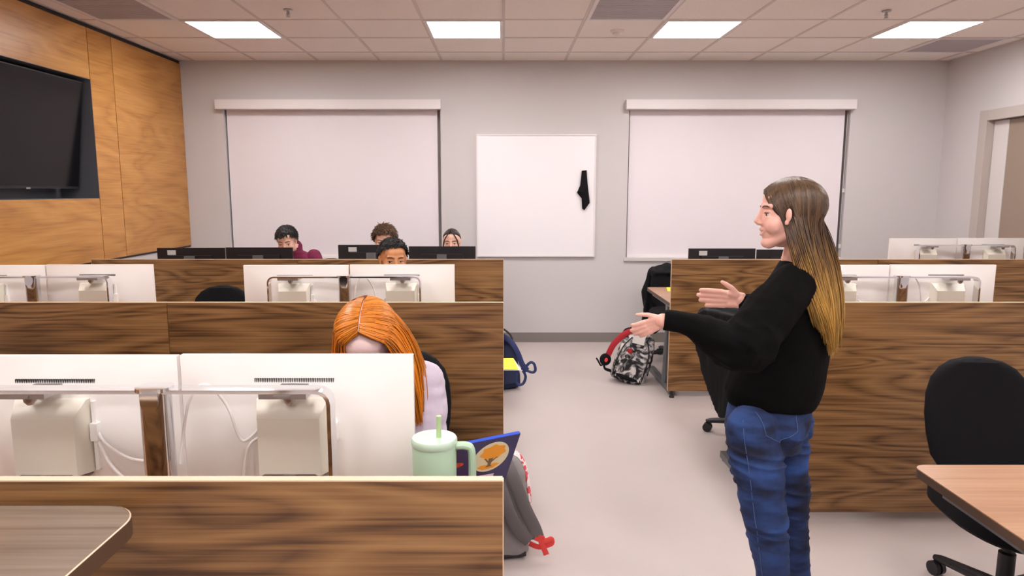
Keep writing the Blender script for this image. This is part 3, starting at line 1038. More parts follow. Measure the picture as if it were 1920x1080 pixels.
def black_proto():
    m = thing('monitor', 'x', 'monitor', (0, 0, 0), 'black monitors on the rear desks')
    w = BW / 2
    zb = 0.07
    b = NB(); box(b, -w, w, -0.004, 0.014, zb, zb + BH); obj('casing', b, 'blackplastic', m, bevel=0.003)
    b = NB(); obox(b, (0, -0.016, zb + BH / 2 - 0.01), (1, 0, 0), (0, 1, 0), (0, 0, 1), w - 0.10, 0.014, BH / 2 - 0.05); obj('rear_cover', b, 'blackplastic', m, bevel=0.01, seg=2)
    b = NB(); box(b, -w + 0.008, w - 0.008, 0.0141, 0.016, zb + 0.018, zb + BH - 0.008); obj('screen', b, 'screen', m)
    b = NB(); box(b, -0.038, 0.038, -0.055, -0.028, 0.01, zb + BH - 0.062); obj('stand_neck', b, 'metalgrey', m, bevel=0.006)
    b = NB(); pr = rounded_rect(-0.12, 0.12, -0.13, 0.06, 0.02, 5); extrude(b, [(x, y, 0) for x, y in pr], (0, 0, 0.01)); obj('stand_foot', b, 'blackplastic', m)
    return m


bm0 = black_proto()
stick_jobs = []
first = True
for (px0, px1, pt, sticker, yaw, lab) in (
        (297, 419, 465, 1, 0.03, 'black monitor with a white sticker nearest the wood wall'),
        (426, 546, 464, 0, 0.0, 'black monitor in front of the boy in maroon'),
        (637, 757, 459, 1, 0.03, 'black monitor with a white sticker behind the dark-haired man'),
        (768, 890, 462, 0, 0.0, 'black monitor in front of the girl with tied-back dark hair'),
        (1293, 1415, 466, 1, 0.0, 'black monitor with a white sticker on the rear right desk'),
        (1421, 1543, 468, 0, 0.0, 'black monitor half hidden behind the standing woman')):
    yy = PY[3] + 0.42
    c = W((px0 + px1) / 2, pt, yy)
    loc = Vector((c.x, yy, DT))
    if first:
        o = bm0; o.location = loc; o.rotation_euler.z = yaw; o['label'] = lab; first = False
    else:
        o = dup(bm0, loc, yaw, lab)
    dz = c.z - (DT + 0.07 + BH)
    for ch in o.children:      # height-adjustable heads
        if ch.name.split('.')[0] in ('casing', 'rear_cover', 'screen', 'stand_neck'):
            ch.location.z = dz
    stick_jobs.append((o, dz, sticker))
for o, dz, sticker in stick_jobs:
    if sticker:
        b = NB(); box(b, -0.185, -0.12, -0.0085, -0.004, 0.07 + BH - 0.055 + dz, 0.07 + BH - 0.018 + dz)
        st = obj('sticker', b, 'label', None); st.parent = o

# ================================================================ chairs
def chair_proto(name='office_chair'):
    """local: faces -y (towards the camera), base centre at the origin"""
    c = thing(name, 'x', 'chair', (0, 0, 0), 'black task chairs')
    b = NB()
    rings = []
    zs = [0.47, 0.485, 0.53, 0.61, 0.69, 0.77, 0.83, 0.87, 0.895, 0.908]
    ws = [0.10, 0.15, 0.18, 0.196, 0.202, 0.196, 0.176, 0.142, 0.098, 0.04]
    for z, w in zip(zs, ws):
        yy = 0.235 + 0.10 * (z - 0.5) + 0.03 * math.sin((z - 0.5) * 5)
        rings.append(((0, yy, z), (w, 0, 0), (0, 0.034 if 0.475 < z < 0.9 else 0.02, 0)))
    loft(b, rings, 32, 2.6)
    for v in b.verts:
        v.co.y -= 0.7 * v.co.x ** 2
    obj('backrest', b, 'blackfab', c, smooth=True)
    b = NB()
    rr = []
    for z, s in ((0.375, 0.72), (0.385, 0.9), (0.41, 1.0), (0.465, 1.0), (0.485, 0.93), (0.49, 0.8)):
        rr.append(((0, -0.02, z), (0.252 * s, 0, 0), (0, 0.24 * s, 0)))
    loft(b, rr, 36, 3.0)
    for v in b.verts:
        if v.co.y < -0.12:
            v.co.z -= (abs(v.co.y) - 0.12) ** 2 * 1.6
    obj('seat', b, 'blackfab', c, smooth=True)
    b = NB()
    tube(b, spline([(0, 0.02, 0.395), (0, 0.22, 0.385), (0, 0.29, 0.44), (0, 0.285, 0.60)], 6), 0.012, 8, wide=2.6, ref=(0, 1, 0))
    box(b, -0.09, 0.09, -0.09, 0.09, 0.385, 0.406)
    obj('back_bracket', b, 'blackplastic', c, smooth=True)
    b = NB(); lathe(b, (0, 0, 0), [(0.028, 0.09), (0.028, 0.25), (0.016, 0.255), (0.016, 0.39)], 18); obj('gas_column', b, 'blackplastic', c, smooth=True)
    for k in range(5):
        a = R(90 + 72 * k + 18)
        dx, dy = math.cos(a), math.sin(a)
        b = NB(); tube(b, [(0, 0, 0.105), (0.06 * dx, 0.06 * dy, 0.105), (0.27 * dx, 0.27 * dy, 0.075), (0.30 * dx, 0.30 * dy, 0.068)], [0.03, 0.024, 0.017, 0.012], 10)
        lg = obj('base_leg', b, 'blackplastic', c, smooth=True)
        b = NB()
        p = Vector((0.29 * dx, 0.29 * dy, 0.029)); ax = Vector((-dy, dx, 0))
        for s in (-1, 1):
            tube(b, [p + ax * s * 0.005, p + ax * s * 0.022], 0.029, 16)
        tube(b, [p + Vector((0, 0, 0.01)), p + Vector((0, 0, 0.05))], 0.007, 8)
        obj('caster', b, 'blackplastic', lg, smooth=True)
    return c


ch0 = chair_proto()
chairs = [
    (1.845, 2.36, R(-5), 'black task chair behind the pale table at the right front corner'),
    (-0.40, 2.50, R(4), 'black task chair under the red-haired student'),
    (-1.13, 2.42, R(0), 'empty black task chair behind the nearest left desk'),
    (-2.02, 2.34, R(10), 'empty black task chair at the far left end of the nearest row'),
    (-0.60, 4.36, R(0), 'black task chair under the dark-haired man'),
    (-1.93, 4.46, R(6), 'empty black task chair between the two white monitor pairs'),
    (1.60, 4.22, R(118), 'black task chair draped with a jacket behind the standing woman'),
    (-1.72, 6.42, R(-6), 'black task chair under the boy in maroon'),
    (-1.02, 6.46, R(0), 'black task chair under the curly-haired boy'),
    (-0.44, 6.46, R(0), 'black task chair under the girl with tied-back hair'),
    (1.60, 6.22, R(0), 'black task chair draped with a jacket at the rear right desk'),
]
first = True
for (x, y, rz, lab) in chairs:
    if first:
        ch0.location = (x, y, 0); ch0.rotation_euler.z = rz; ch0['label'] = lab; first = False
    else:
        o = dup(ch0, (x, y, 0), rz, lab)
        if 'jacket' in lab:         # low-backed ones
            for ch in o.children:
                if ch.name.startswith('backrest'):
                    ch.scale.z = 0.80; ch.location.z = 0.47 * 0.20

# ================================================================ people
def mrot(fwd, up):
    """columns: right, forward, up"""
    f = Vector(fwd).normalized(); u = Vector(up)
    u = (u - f * u.dot(f)).normalized()
    r = f.cross(u)
    return Matrix((r, f, u)).transposed()


def head_prims(bm, c, M3, s=1.0, male=False, smile=False, ears=True):
    """head-local: x right, y forward, z up, origin between the ears at eye height"""
    c = Vector(c)
    P = lambda x, y, z: c + M3 @ Vector((x * s, y * s, z * s))
    B = lambda p, r, u=20, v=14: ball(bm, P(*p), tuple(q * s for q in r), M3, u, v)
    B((0, -0.014, 0.032), (0.074, 0.094, 0.083), 28, 20)
    B((0, 0.026, -0.018), (0.062, 0.063, 0.084), 28, 20)
    B((0, 0.036, 0.045), (0.060, 0.052, 0.048))
    j = 0.052 if male else 0.046
    B((0, 0.022, -0.066), (j, 0.056, 0.040))
    B((0, 0.064, -0.092), (0.025, 0.021, 0.019))
    B((0, 0.053, -0.060), (0.036, 0.031, 0.036))
    for sx in (-1, 1):
        seg(bm, P(sx * 0.010, 0.062, -0.092), P(sx * 0.046, 0.004, -0.058), 0.020 * s, 0.020 * s)
    for sx in (-1, 1):
        B((sx * 0.034, 0.052, -0.033), (0.029, 0.030, 0.033))
        seg(bm, P(sx * 0.012, 0.081, 0.027), P(sx * 0.044, 0.068, 0.025), 0.0095 * s, 0.008 * s)
        seg(bm, P(sx * 0.021, 0.0785, -0.011), P(sx * 0.041, 0.0735, -0.010), 0.005 * s, 0.0045 * s)
        B((sx * 0.0105, 0.091, -0.030), (0.0075, 0.009, 0.0065))
        if ears:
            B((sx * 0.073, -0.008, -0.002), (0.007, 0.017, 0.029))
            B((sx * 0.078, -0.016, 0.008), (0.006, 0.014, 0.021))
            B((sx * 0.073, 0.002, -0.026), (0.005, 0.008, 0.010))
        # upper eyelids
        seg(bm, P(sx * 0.020, 0.0800, 0.0075), P(sx * 0.042, 0.0745, 0.0070), 0.005 * s, 0.0045 * s)
    chain(bm, [P(0, 0.083, 0.022), P(0, 0.090, 0.002), P(0, 0.1015, -0.024)], [0.0085 * s, 0.0078 * s, 0.0092 * s])
    B((0, 0.094, -0.033), (0.006, 0.009, 0.005))
    w = 0.026 if smile else 0.021
    for sx in (-1, 1):
        chain(bm, [P(0, 0.0885, -0.0505), P(sx * w * 0.5, 0.086, -0.0500), P(sx * w, 0.077, -0.048 if smile else -0.054)], [0.0048 * s, 0.0042 * s, 0.003 * s])
        chain(bm, [P(0, 0.0855, -0.067 if smile else -0.061), P(sx * w * 0.5, 0.083, -0.065 if smile else -0.060), P(sx * w, 0.076, -0.050 if smile else -0.055)], [0.0052 * s, 0.0045 * s, 0.003 * s])
    return P


def zone_head(me, c, M3, s, skin, hair, hairline=0.0, part=False):
    """material slots: 0 skin, 1 scalp, 2 lips"""
    pc = poly_co(me) - np.array(c)[None, :]
    loc = pc @ np.array(M3) / s      # M3 columns are the axes
    idx = np.zeros(len(pc), dtype=np.int32)
    x, y, z = loc[:, 0], loc[:, 1], loc[:, 2]
    d = np.stack([x / 0.08, (y + 0.012) / 0.1, (z - 0.03) / 0.09], 1)
    n = np.linalg.norm(d, axis=1) + 1e-9
    u = d / n[:, None]
    m = margin(u, hairline)
    idx[(m > 0.04) & (n < 1.12) & (np.abs(x) < 0.078)] = 1
    if part:
        idx[(np.abs(x) < 0.006) & (idx == 1) & (u[:, 1] > -0.6)] = 0
    lip = (np.abs(x) < 0.027) & (y > 0.0765) & (z < -0.0455) & (z > -0.0715) & (n < 2)
    idx[lip] = 2
    me.polygons.foreach_set('material_index', idx)


def margin(u, h=0.0):
    x, y, z = u[:, 0], u[:, 1], u[:, 2]
    m = z - 0.62 * y + h
    side = np.clip(np.abs(x) - 0.45, 0, 1)
    return m + side * (-y) * 0.5


def face_parts(root, c, M3, s, brow, iris='iris', smile=False, look=(0, 0)):
    c = Vector(c)
    P = lambda x, y, z: c + M3 @ Vector((x * s, y * s, z * s))
    for sx in (-1, 1):
        b = NB(); ball(b, P(sx * 0.031, 0.0682, -0.0010), 0.0122 * s, M3, 20, 12)
        e = obj('eye', b, 'eyewhite', root, smooth=True)
        b = NB(); ball(b, P(sx * 0.031 + look[0], 0.0772, -0.0015 + look[1]), (0.0062 * s, 0.0044 * s, 0.0062 * s), M3, 16, 8)
        obj('iris', b, iris, e, smooth=True)
        b = NB()
        pts = [P(sx * 0.014, 0.0890, 0.021), P(sx * 0.024, 0.0875, 0.0245), P(sx * 0.036, 0.081, 0.025), P(sx * 0.047, 0.071, 0.021)]
        tube(b, spline(pts, 4), [0.0018 * s] * 3 + [0.0025 * s] * 7 + [0.0018 * s] * 2 + [0.001 * s], 8)
        obj('eyebrow', b, brow, root, smooth=True)
        b = NB()
        pts = [P(sx * 0.019, 0.0825, 0.002), P(sx * 0.030, 0.0838, 0.0042), P(sx * 0.044, 0.0760, 0.002)]
        tube(b, spline(pts, 4), 0.0013 * s, 6)
        obj('eyelashes', b, brow, root, smooth=True)
    if smile:
        b = NB(); ball(b, P(0, 0.0775, -0.057), (0.017 * s, 0.0105 * s, 0.0055 * s), M3, 16, 8)
        obj('teeth', b, 'teeth', root, smooth=True)


def hand_prims(bm, wrist, ydir, xdir, length=0.172, curl=(0.25, 0.3, 0.35, 0.4), thumb_out=0.8, fore=None, fs=1.0, thumb_dir=None, tl=1.0):
    """ydir towards the fingers, xdir towards the thumb, the back of the hand is +z"""
    y = Vector(ydir).normalized(); x = Vector(xdir); x = (x - y * x.dot(y)).normalized()
    back = Vector(fore).normalized() if fore is not None else x.cross(y)
    back = (back - y * back.dot(y) - x * back.dot(x)).normalized()
    k = length / 0.172
    w = Vector(wrist)
    P = lambda a, b, c: w + (x * a + y * b + back * c) * k
    knx = (0.028, 0.0095, -0.0095, -0.027)
    kny = (0.086, 0.090, 0.086, 0.078)
    for i in range(4):
        chain(bm, [P(knx[i] * 0.62, 0.0, 0), P(knx[i] * 0.85, 0.045, 0.001), P(knx[i], kny[i], 0)], [0.0145 * k, 0.0135 * k, 0.0105 * k])
    chain(bm, [P(0.020, 0.018, -0.006), P(0.026, 0.045, -0.008)], [0.016 * k, 0.014 * k])
    chain(bm, [P(-0.020, 0.015, -0.005), P(-0.022, 0.05, -0.005)], [0.014 * k, 0.012 * k])
    lens = ((0.042, 0.025, 0.019), (0.046, 0.029, 0.020), (0.043, 0.027, 0.020), (0.034, 0.020, 0.018))
    for i in range(4):
        p = Vector((knx[i], kny[i], 0)); ang = curl[i] * 0.5
        pts, rs = [p.copy()], [0.0098]
        spread = (0.05, 0.01, -0.03, -0.08)[i]
        for q, l in enumerate(lens[i]):
            d = Vector((math.sin(spread) * math.cos(ang), math.cos(spread) * math.cos(ang), -math.sin(ang)))
            p = p + d * l
            pts.append(p.copy()); rs.append((0.0086, 0.0079, 0.0068)[q] * (0.9 if i == 3 else 1))
            ang += curl[i]
        chain(bm, [P(*q) for q in pts], [r * k * fs for r in rs])
    td = Vector(thumb_dir if thumb_dir else (thumb_out, 0.75, -0.35)).normalized()
    t0 = Vector((0.024, 0.022, -0.006)); t1 = t0 + td * 0.042 * tl
    td2 = (td + Vector((-0.15, 0.35, 0))).normalized()
    t2 = t1 + td2 * 0.032 * tl; t3 = t2 + (td2 + Vector((-0.05, 0.1, 0))).normalized() * 0.024 * tl
    chain(bm, [P(*t0), P(*t1), P(*t2), P(*t3)], [0.0145 * k, 0.0115 * k, 0.0098 * k, 0.0078 * k])


def hair_strands(name, P, rad, mat, root, extra=None, seed=1):
    """P (S, N, 3) strand points, rad (S, N); triangular section; extra = (verts, faces)"""
    S, N, _ = P.shape
    Tn = np.gradient(P, axis=1)
    Tn /= np.linalg.norm(Tn, axis=2, keepdims=True) + 1e-9
    ref = P.mean(axis=1, keepdims=True) - P.mean(axis=(0, 1))[None, None, :]
    ref = np.repeat(ref, N, axis=1) + 1e-4
    A = np.cross(Tn, ref); A /= np.linalg.norm(A, axis=2, keepdims=True) + 1e-9
    Bn = np.cross(Tn, A)
    V = np.empty((S, N, 3, 3))
    for k in range(3):
        a = 2 * math.pi * k / 3
        V[:, :, k] = P + (A * math.cos(a) * 1.6 + Bn * math.sin(a) * 0.8) * rad[:, :, None]
    verts = V.reshape(-1, 3)
    s, n, k = np.meshgrid(np.arange(S), np.arange(N - 1), np.arange(3), indexing='ij')
    i0 = (s * N + n) * 3 + k; i1 = (s * N + n) * 3 + (k + 1) % 3
    faces = np.stack([i0, i1, i1 + 3, i0 + 3], -1).reshape(-1, 4).tolist()
    verts = verts.tolist()
    if extra:
        o = len(verts)
        verts += [tuple(v) for v in extra[0]]
        faces += [[q + o for q in f] for f in extra[1]]
    me = bpy.data.meshes.new(name)
    me.from_pydata(verts, [], faces)
    at = me.attributes.new('strand', 'FLOAT', 'POINT')
    rv = np.full(len(verts), 0.12, dtype=np.float32)
    rv[:S * N * 3] = np.repeat(np.random.default_rng(seed).uniform(0, 1, S), N * 3)
    at.data.foreach_set('value', rv)
    return obj_mesh(name, me, mat, root)


def hair_cap(c, M3, s, h=0.0, thick=0.10, rough=0.03, freq=7.0, seed=0, part=False, rad=(0.079, 0.099, 0.088), cen=(0, -0.012, 0.03), u=72, v=44):
    if part:
        u, v = 180, 90
    dirs = []
    for i in range(v + 1):
        th = math.pi * i / v
        for j in range(u):
            ph = 2 * math.pi * j / u
            dirs.append((math.sin(th) * math.cos(ph), math.sin(th) * math.sin(ph), math.cos(th)))
    d = np.array(dirs)
    m = margin(d, h)
    t = np.clip(m / 0.26, 0, 1); t = t * t * (3 - 2 * t)
    thick = thick * (0.35 + 0.65 * np.clip(d[:, 2] + 0.25, 0, 1))
    nz = vnoise(d * freq + 10, seed) - 0.5 + 0.5 * (vnoise(d * freq * 2.3 + 30, seed + 1) - 0.5)
    r = 0.86 + t * (0.14 + thick + rough * nz * 2)
    if part:
        r -= 0.17 * np.exp(-(d[:, 0] / 0.04) ** 4) * (d[:, 2] > 0) * (d[:, 1] > -0.6) * t
    p = d * np.array(rad)[None, :] * r[:, None] + np.array(cen)[None, :]
    w = (p * s) @ np.array(M3).T + np.array(c)[None, :]
    faces = []
    for i in range(v):
        for j in range(u):
            a, b = i * u + j, i * u + (j + 1) % u
            faces.append([a, a + u, b + u, b])
    return w, faces


def short_hair(root, c, M3, s, mat, h=0.0, thick=0.1, rough=0.03, n=900, length=0.03, curl=0.0, lift=0.35, flow=(0, 1, -0.4), seed=3, part=False, w=0.0011, freq=7.0):
    rg = np.random.default_rng(seed)
    d = rg.normal(size=(n * 5, 3)); d /= np.linalg.norm(d, axis=1)[:, None]
    d = d[margin(d, h) > 0.06][:n]
    n = len(d)
    rad = np.array([0.079, 0.099, 0.088]) * (1 + thick * 0.8)
    p0 = d * rad[None, :] + np.array([0, -0.012, 0.03])[None, :]
    f = np.array(flow, dtype=float)[None, :] + 0.6 * np.stack([np.sign(d[:, 0]) * np.abs(d[:, 0]) * (1 if part else 0.3), 0 * d[:, 0], -np.abs(d[:, 0])], 1)
    f = f - d * (f * d).sum(1)[:, None]
    f /= np.linalg.norm(f, axis=1)[:, None] + 1e-6
    f += rg.normal(size=(n, 3)) * (0.08 + lift * 0.35)
    N = 6
    P = np.empty((n, N, 3))
    ph = rg.uniform(0, 6.28, n)
    side = np.cross(d, f)
    L = length * rg.uniform(0.6, 1.2, n)
    for k in range(N):
        t = k / (N - 1)
        P[:, k] = p0 + f * (L * t)[:, None] + d * (L * lift * math.sin(t * 2.6))[:, None] - d * (0.004 * (1 - t)) \
            + curl * (side * np.sin(ph + t * 5)[:, None] + d * np.cos(ph + t * 5)[:, None])
    Wd = (P * s).reshape(-1, 3) @ np.array(M3).T + np.array(c)[None, :]
    rr = np.tile(np.array([w, w * 1.5, w * 1.5, w * 1.3, w, w * 0.3])[None, :], (n, 1)) * s
    return hair_strands('hair', Wd.reshape(n, N, 3), rr, mat, root, hair_cap(c, M3, s, h, thick, rough, freq=freq, seed=seed, part=part))


def ell_path(d0, d1, k, rad, cen=(0, -0.012, 0.03)):
    """k points over the skull from direction d0 to d1 (head-local)"""
    a = np.array(d0) / np.linalg.norm(d0); b = np.array(d1) / np.linalg.norm(d1)
    w = math.acos(max(-1, min(1, float(a @ b))))
    out = []
    for i in range(k):
        t = i / (k - 1)
        v = a if w < 1e-4 else (math.sin((1 - t) * w) * a + math.sin(t * w) * b) / math.sin(w)
        out.append(v * np.array(rad) + np.array(cen))
    return np.array(out)


def resample(p, n, sm=2):
    for _ in range(sm):
        q = p.copy(); q[1:-1] = 0.25 * p[:-2] + 0.5 * p[1:-1] + 0.25 * p[2:]; p = q
    sl = np.r_[0, np.cumsum(np.linalg.norm(np.diff(p, axis=0), axis=1))]
    t = np.linspace(0, sl[-1], n)
    return np.stack([np.interp(t, sl, p[:, k]) for k in range(3)], 1)


def guide(gs, u):
    """gs: list of (m,3) arrays, u in 0..1 along the list"""
    f = u * (len(gs) - 1); i = min(len(gs) - 2, int(f)); t = f - i
    return gs[i] * (1 - t) + gs[i + 1] * t


# ---------------------------------------------------------------- seated students
def seated(name_lab, base, yaw, hc, hf, hu, shirt, skin, hs=1.0, male=True, brow='hairblack', hips_z=0.55, hairmat='hairblack', hairline=0.0, group=None, shoulder=0.185, neckfwd=0.0, look=(0, 0), sleeve=1.0, collar=None, smile=False, handz=0.752, nbo=None, elb=0.05, part=False):
    """hc: head centre in the room; yaw turns local +y (forward) into the room"""
    rm = Matrix.Rotation(yaw, 3, 'Z')
    base = Vector(base)
    G = lambda x, y, z: base + rm @ Vector((x, y, z))
    root = thing('person', name_lab, 'person', (base.x, base.y, 0), group)
    M3 = mrot(hf, hu)
    hc = Vector(hc)
    inv = rm.transposed() @ (hc - base)          # head in local terms
    nb = Vector((inv.x * 0.75, inv.y - 0.05 + neckfwd, inv.z - 0.185))   # base of the neck
    if nbo:
        nb = inv + Vector(nbo)
    sh = Vector((nb.x, nb.y - 0.015, nb.z - 0.045))
    bm = NB()
    head_prims(bm, hc, M3, hs, male, smile)
    seg(bm, hc + M3 @ Vector((0, -0.022, -0.05)) * hs, G(*nb), 0.050 * hs, 0.056)
    hip = Vector((0, 0, hips_z))
    mid = hip.lerp(sh, 0.5) + Vector((0, -0.03, 0))
    k = shoulder / 0.185

    def torso(bm, e, z0=0.0):
        rings = []
        for t, w, dp in ((0.0, 0.165, 0.12), (0.2, 0.15, 0.11), (0.45, 0.145, 0.105), (0.7, 0.165, 0.115), (0.88, 0.172, 0.10), (0.97, 0.13, 0.075), (1.03, 0.065, 0.06)):
            if t < z0:
                continue
            p = (1 - t) ** 2 * hip + 2 * t * (1 - t) * mid + t * t * sh if t <= 1 else sh + (nb - sh) * 0.6
            rings.append((G(*p), rm @ Vector(((w * k + e), 0, 0)), rm @ Vector((0, dp + e, 0))))
        loft(bm, rings, 28, 2.3)
    torso(bm, 0)
    arms = []
    for sx in (-1, 1):
        S = G(sh.x + sx * shoulder * 0.86, sh.y, sh.z - 0.025)
        E = G(sh.x + sx * (shoulder + elb), sh.y + 0.10, max(handz + 0.02, sh.z - 0.27))
        Hd = G(sx * 0.12, sh.y + 0.32, handz + 0.022)
        arms.append((S, E, Hd))
        chain(bm, [S, E], [0.052, 0.040]); chain(bm, [E, Hd], [0.039, 0.026])
        y = (Hd - E).normalized(); y = Vector((y.x, y.y, 0)) - rm @ Vector((sx * 0.15, 0, 0))
        hand_prims(bm, Hd, y, rm @ Vector((-sx, 0.1, 0)), 0.17, (0.2, 0.22, 0.25, 0.28), fore=(0, 0, 1), thumb_out=0.7)
        # legs
        hp, kn, an = (sx * 0.09, 0.0, hips_z - 0.01), (sx * 0.13, 0.40, 0.50), (sx * 0.13, 0.36, 0.09)
        chain(bm, [G(*hp), G(*kn)], [0.085, 0.060]); chain(bm, [G(*kn), G(*an)], [0.056, 0.038])
        seg(bm, G(an[0], an[1] - 0.03, 0.045), G(an[0], an[1] + 0.13, 0.035), 0.034, 0.028)
    me = union(bm, 0.0048, 2)
    me.materials.clear()
    zone_head(me, hc, M3, hs, skin, hairmat, hairline, part)
    obj_mesh('body', me, [skin, hairmat, 'lip'], root)
    # clothes
    bm = NB()
    torso(bm, 0.016, 0.0)
    seg(bm, G(*(sh + Vector((0, 0, 0.0)))), G(*(sh + (nb - sh) * 0.75)), 0.075, 0.062)
    for (S, E, Hd) in arms:
        if sleeve >= 1:
            chain(bm, [S, E, E.lerp(Hd, 0.85)], [0.070, 0.056, 0.041])
        else:
            chain(bm, [S, S.lerp(E, 0.35), S.lerp(E, sleeve)], [0.072, 0.072, 0.069])
    if collar:
        seg(bm, G(*(nb + Vector((0, -0.045, -0.02)))), G(*(nb + Vector((0, -0.05, 0.03)))), 0.062, 0.055)
    me = union(bm, 0.007, 3)
    co = get_co(me); no = get_no(me)
    q = co * np.array([9, 9, 26])[None, :] + 3
    co += no * (0.010 * (vnoise(q, 5) - 0.5) + 0.006 * (vnoise(q * 2.1, 8) - 0.5))[:, None]
    set_co(me, co)
    obj_mesh('shirt', me, shirt, root)
    bm = NB()
    loft(bm, [(G(0, -0.0, hips_z - 0.09), rm @ Vector((0.15, 0, 0)), rm @ Vector((0, 0.11, 0))), (G(0, 0, hips_z), rm @ Vector((0.18, 0, 0)), rm @ Vector((0, 0.135, 0))), (G(0, 0, hips_z + 0.07), rm @ Vector((0.172, 0, 0)), rm @ Vector((0, 0.128, 0)))], 28, 2.3)
    for sx in (-1, 1):
        chain(bm, [G(sx * 0.09, 0, hips_z - 0.01), G(sx * 0.13, 0.40, 0.50), G(sx * 0.13, 0.36, 0.12)], [0.098, 0.072, 0.058])
    me = union(bm, 0.009, 2); obj_mesh('trousers', me, 'trousers', root)
    for sx in (-1, 1):
        bm = NB()
        loft(bm, [(G(sx * 0.13, 0.44, z), rm @ Vector((w, 0, 0)), rm @ Vector((0, l, 0))) for z, w, l in ((0.0, 0.046, 0.135), (0.03, 0.05, 0.14), (0.06, 0.045, 0.12), (0.085, 0.03, 0.06))], 20, 2.6)
        obj('shoe', bm, 'shoe', root, smooth=True)
    face_parts(root, hc, M3, hs, brow, look=look, smile=smile)
    return root, M3, hc


PI = math.pi
# boy in maroon
hc = W(538, 452, 6.08)
r1, m1, c1 = seated('person with black fringe and maroon sweatshirt sitting behind a black monitor', (hc.x + 0.10, 6.40, 0), PI, hc, (0.03, -1, -0.30), (-0.05, -0.25, 1), 'maroon', 'skinlight', 1.06, hairmat='hairblack', hairline=0.08, shoulder=0.20, smile=False, collar=True, look=(0, -0.004), nbo=(-0.035, -0.09, -0.078))
short_hair(r1, c1, m1, 1.06, 'hairblack', h=0.10, thick=0.15, rough=0.03, n=1100, length=0.030, lift=0.02, flow=(0, 0.9, -0.6), seed=3, w=0.0016)
# curly-haired boy
hc = W(721, 452, 6.12)
r2, m2, c2 = seated('person with curly brown hair sitting against the white roller shade', (hc.x, 6.40, 0), PI, hc, (0.0, -1, -0.12), (0, -0.12, 1), 'greyshirt', 'skinlight', 1.06, hairmat='hairbrown', hairline=0.02, brow='hairbrown')
short_hair(r2, c2, m2, 1.06, 'hairbrown', h=0.08, thick=0.19, rough=0.15, n=1500, length=0.026, lift=0.5, curl=0.007, flow=(0.3, 0.9, -0.3), seed=5, w=0.0017)
# girl with tied-back hair
hc = W(847, 455, 6.12)
r3, m3, c3 = seated('person with tied-back dark hair and two loose face-framing strands', (hc.x, 6.40, 0), PI, hc, (-0.02, -1, -0.05), (0, -0.05, 1), 'blackfab', 'skinlight', 1.0, male=False, hairmat='hairdark', hairline=0.0, brow='hairdark', shoulder=0.165, part=True)
cap = hair_cap(c3, m3, 1.0, 0.03, 0.05, 0.01, seed=9, part=True)
rg = np.random.default_rng(4)
strands = []
for i in range(700):
    s_ = 1 if i % 2 else -1
    u = rg.uniform()
    d0 = (s_ * rg.uniform(0.0, 0.05), 0.72 - 1.2 * u, 0.70 + 0.3 * math.sin(u * 3.1))
    d1 = (s_ * 0.35, -1, -0.2 - 0.3 * u)
    p = ell_path(d0, d1, 12, np.array([0.079, 0.099, 0.088]) * rg.uniform(1.04, 1.09))
    # bow outwards over the side of the head
    strands.append(resample(p, 10, 1))
for s_ in (-1, 1):
    for i in range(26):
        j = rg.normal(size=3) * 0.002
        p = np.array([(s_ * 0.006, 0.062, 0.106), (s_ * 0.03, 0.088, 0.075), (s_ * 0.055, 0.092, 0.03), (s_ * 0.068, 0.086, -0.03), (s_ * 0.072, 0.075, -0.09)]) + j
        strands.append(resample(np.array([list(v) for v in spline([Vector(q) for q in p], 4)]), 10, 0))
P3 = np.array(strands)
Pw = P3.reshape(-1, 3) @ np.array(m3).T + np.array(c3)[None, :]
hair_strands('hair', Pw.reshape(P3.shape), np.full(P3.shape[:2], 0.0012), 'hairdark', r3, cap)
b = NB(); bun = c3 + m3 @ Vector((0, -0.125, -0.005)); ball(b, bun, (0.04, 0.034, 0.038), m3, 20, 12); obj('hair_bun', b, 'hairdark', r3, smooth=True)
for s_ in (-1, 1):
    b = NB(); ball(b, c3 + m3 @ Vector((s_ * 0.079, 0.003, -0.04)), 0.006, u=10, v=6); obj('earring', b, 'steel', r3, smooth=True)
# dark-haired man
hc = W(737, 487, 3.93)
r4, m4, c4 = seated('person with short black hair looking over the middle row of white monitors', (hc.x, 4.22, 0), PI, hc, (0.34, -0.94, -0.06), (0.05, -0.06, 1), 'blackfab', 'skintan', 0.98, hairmat='hairblack', hairline=-0.05, look=(0.003, 0), collar=True)
short_hair(r4, c4, m4, 0.98, 'hairblack', h=-0.01, thick=0.10, rough=0.09, n=1300, length=0.022, lift=0.25, flow=(0.6, 0.7, 0.1), seed=8, w=0.0014)

# ---------------------------------------------------------------- red-haired student, head bowed
hc = W(690, 640, 1.985)
hc = Vector((hc.x, 1.97, hc.z))
fwd, upv = (-0.02, -0.80, -0.60), (0.0, -0.60, 0.80)
r5, m5, c5 = seated('person with long copper hair bowing their head behind the nearest right white monitor', (-0.425, 2.36, 0), PI, hc, fwd, upv, 'shirt', 'skinlit', 1.0, male=False, hairmat='hairred', hairline=-0.16, brow='hairred', shoulder=0.170, sleeve=0.9, nbo=(0.0, -0.115, -0.085), elb=-0.01, part=True)
rg = np.random.default_rng(11)
A_ = lambda L: np.array([tuple(q) for q in L])
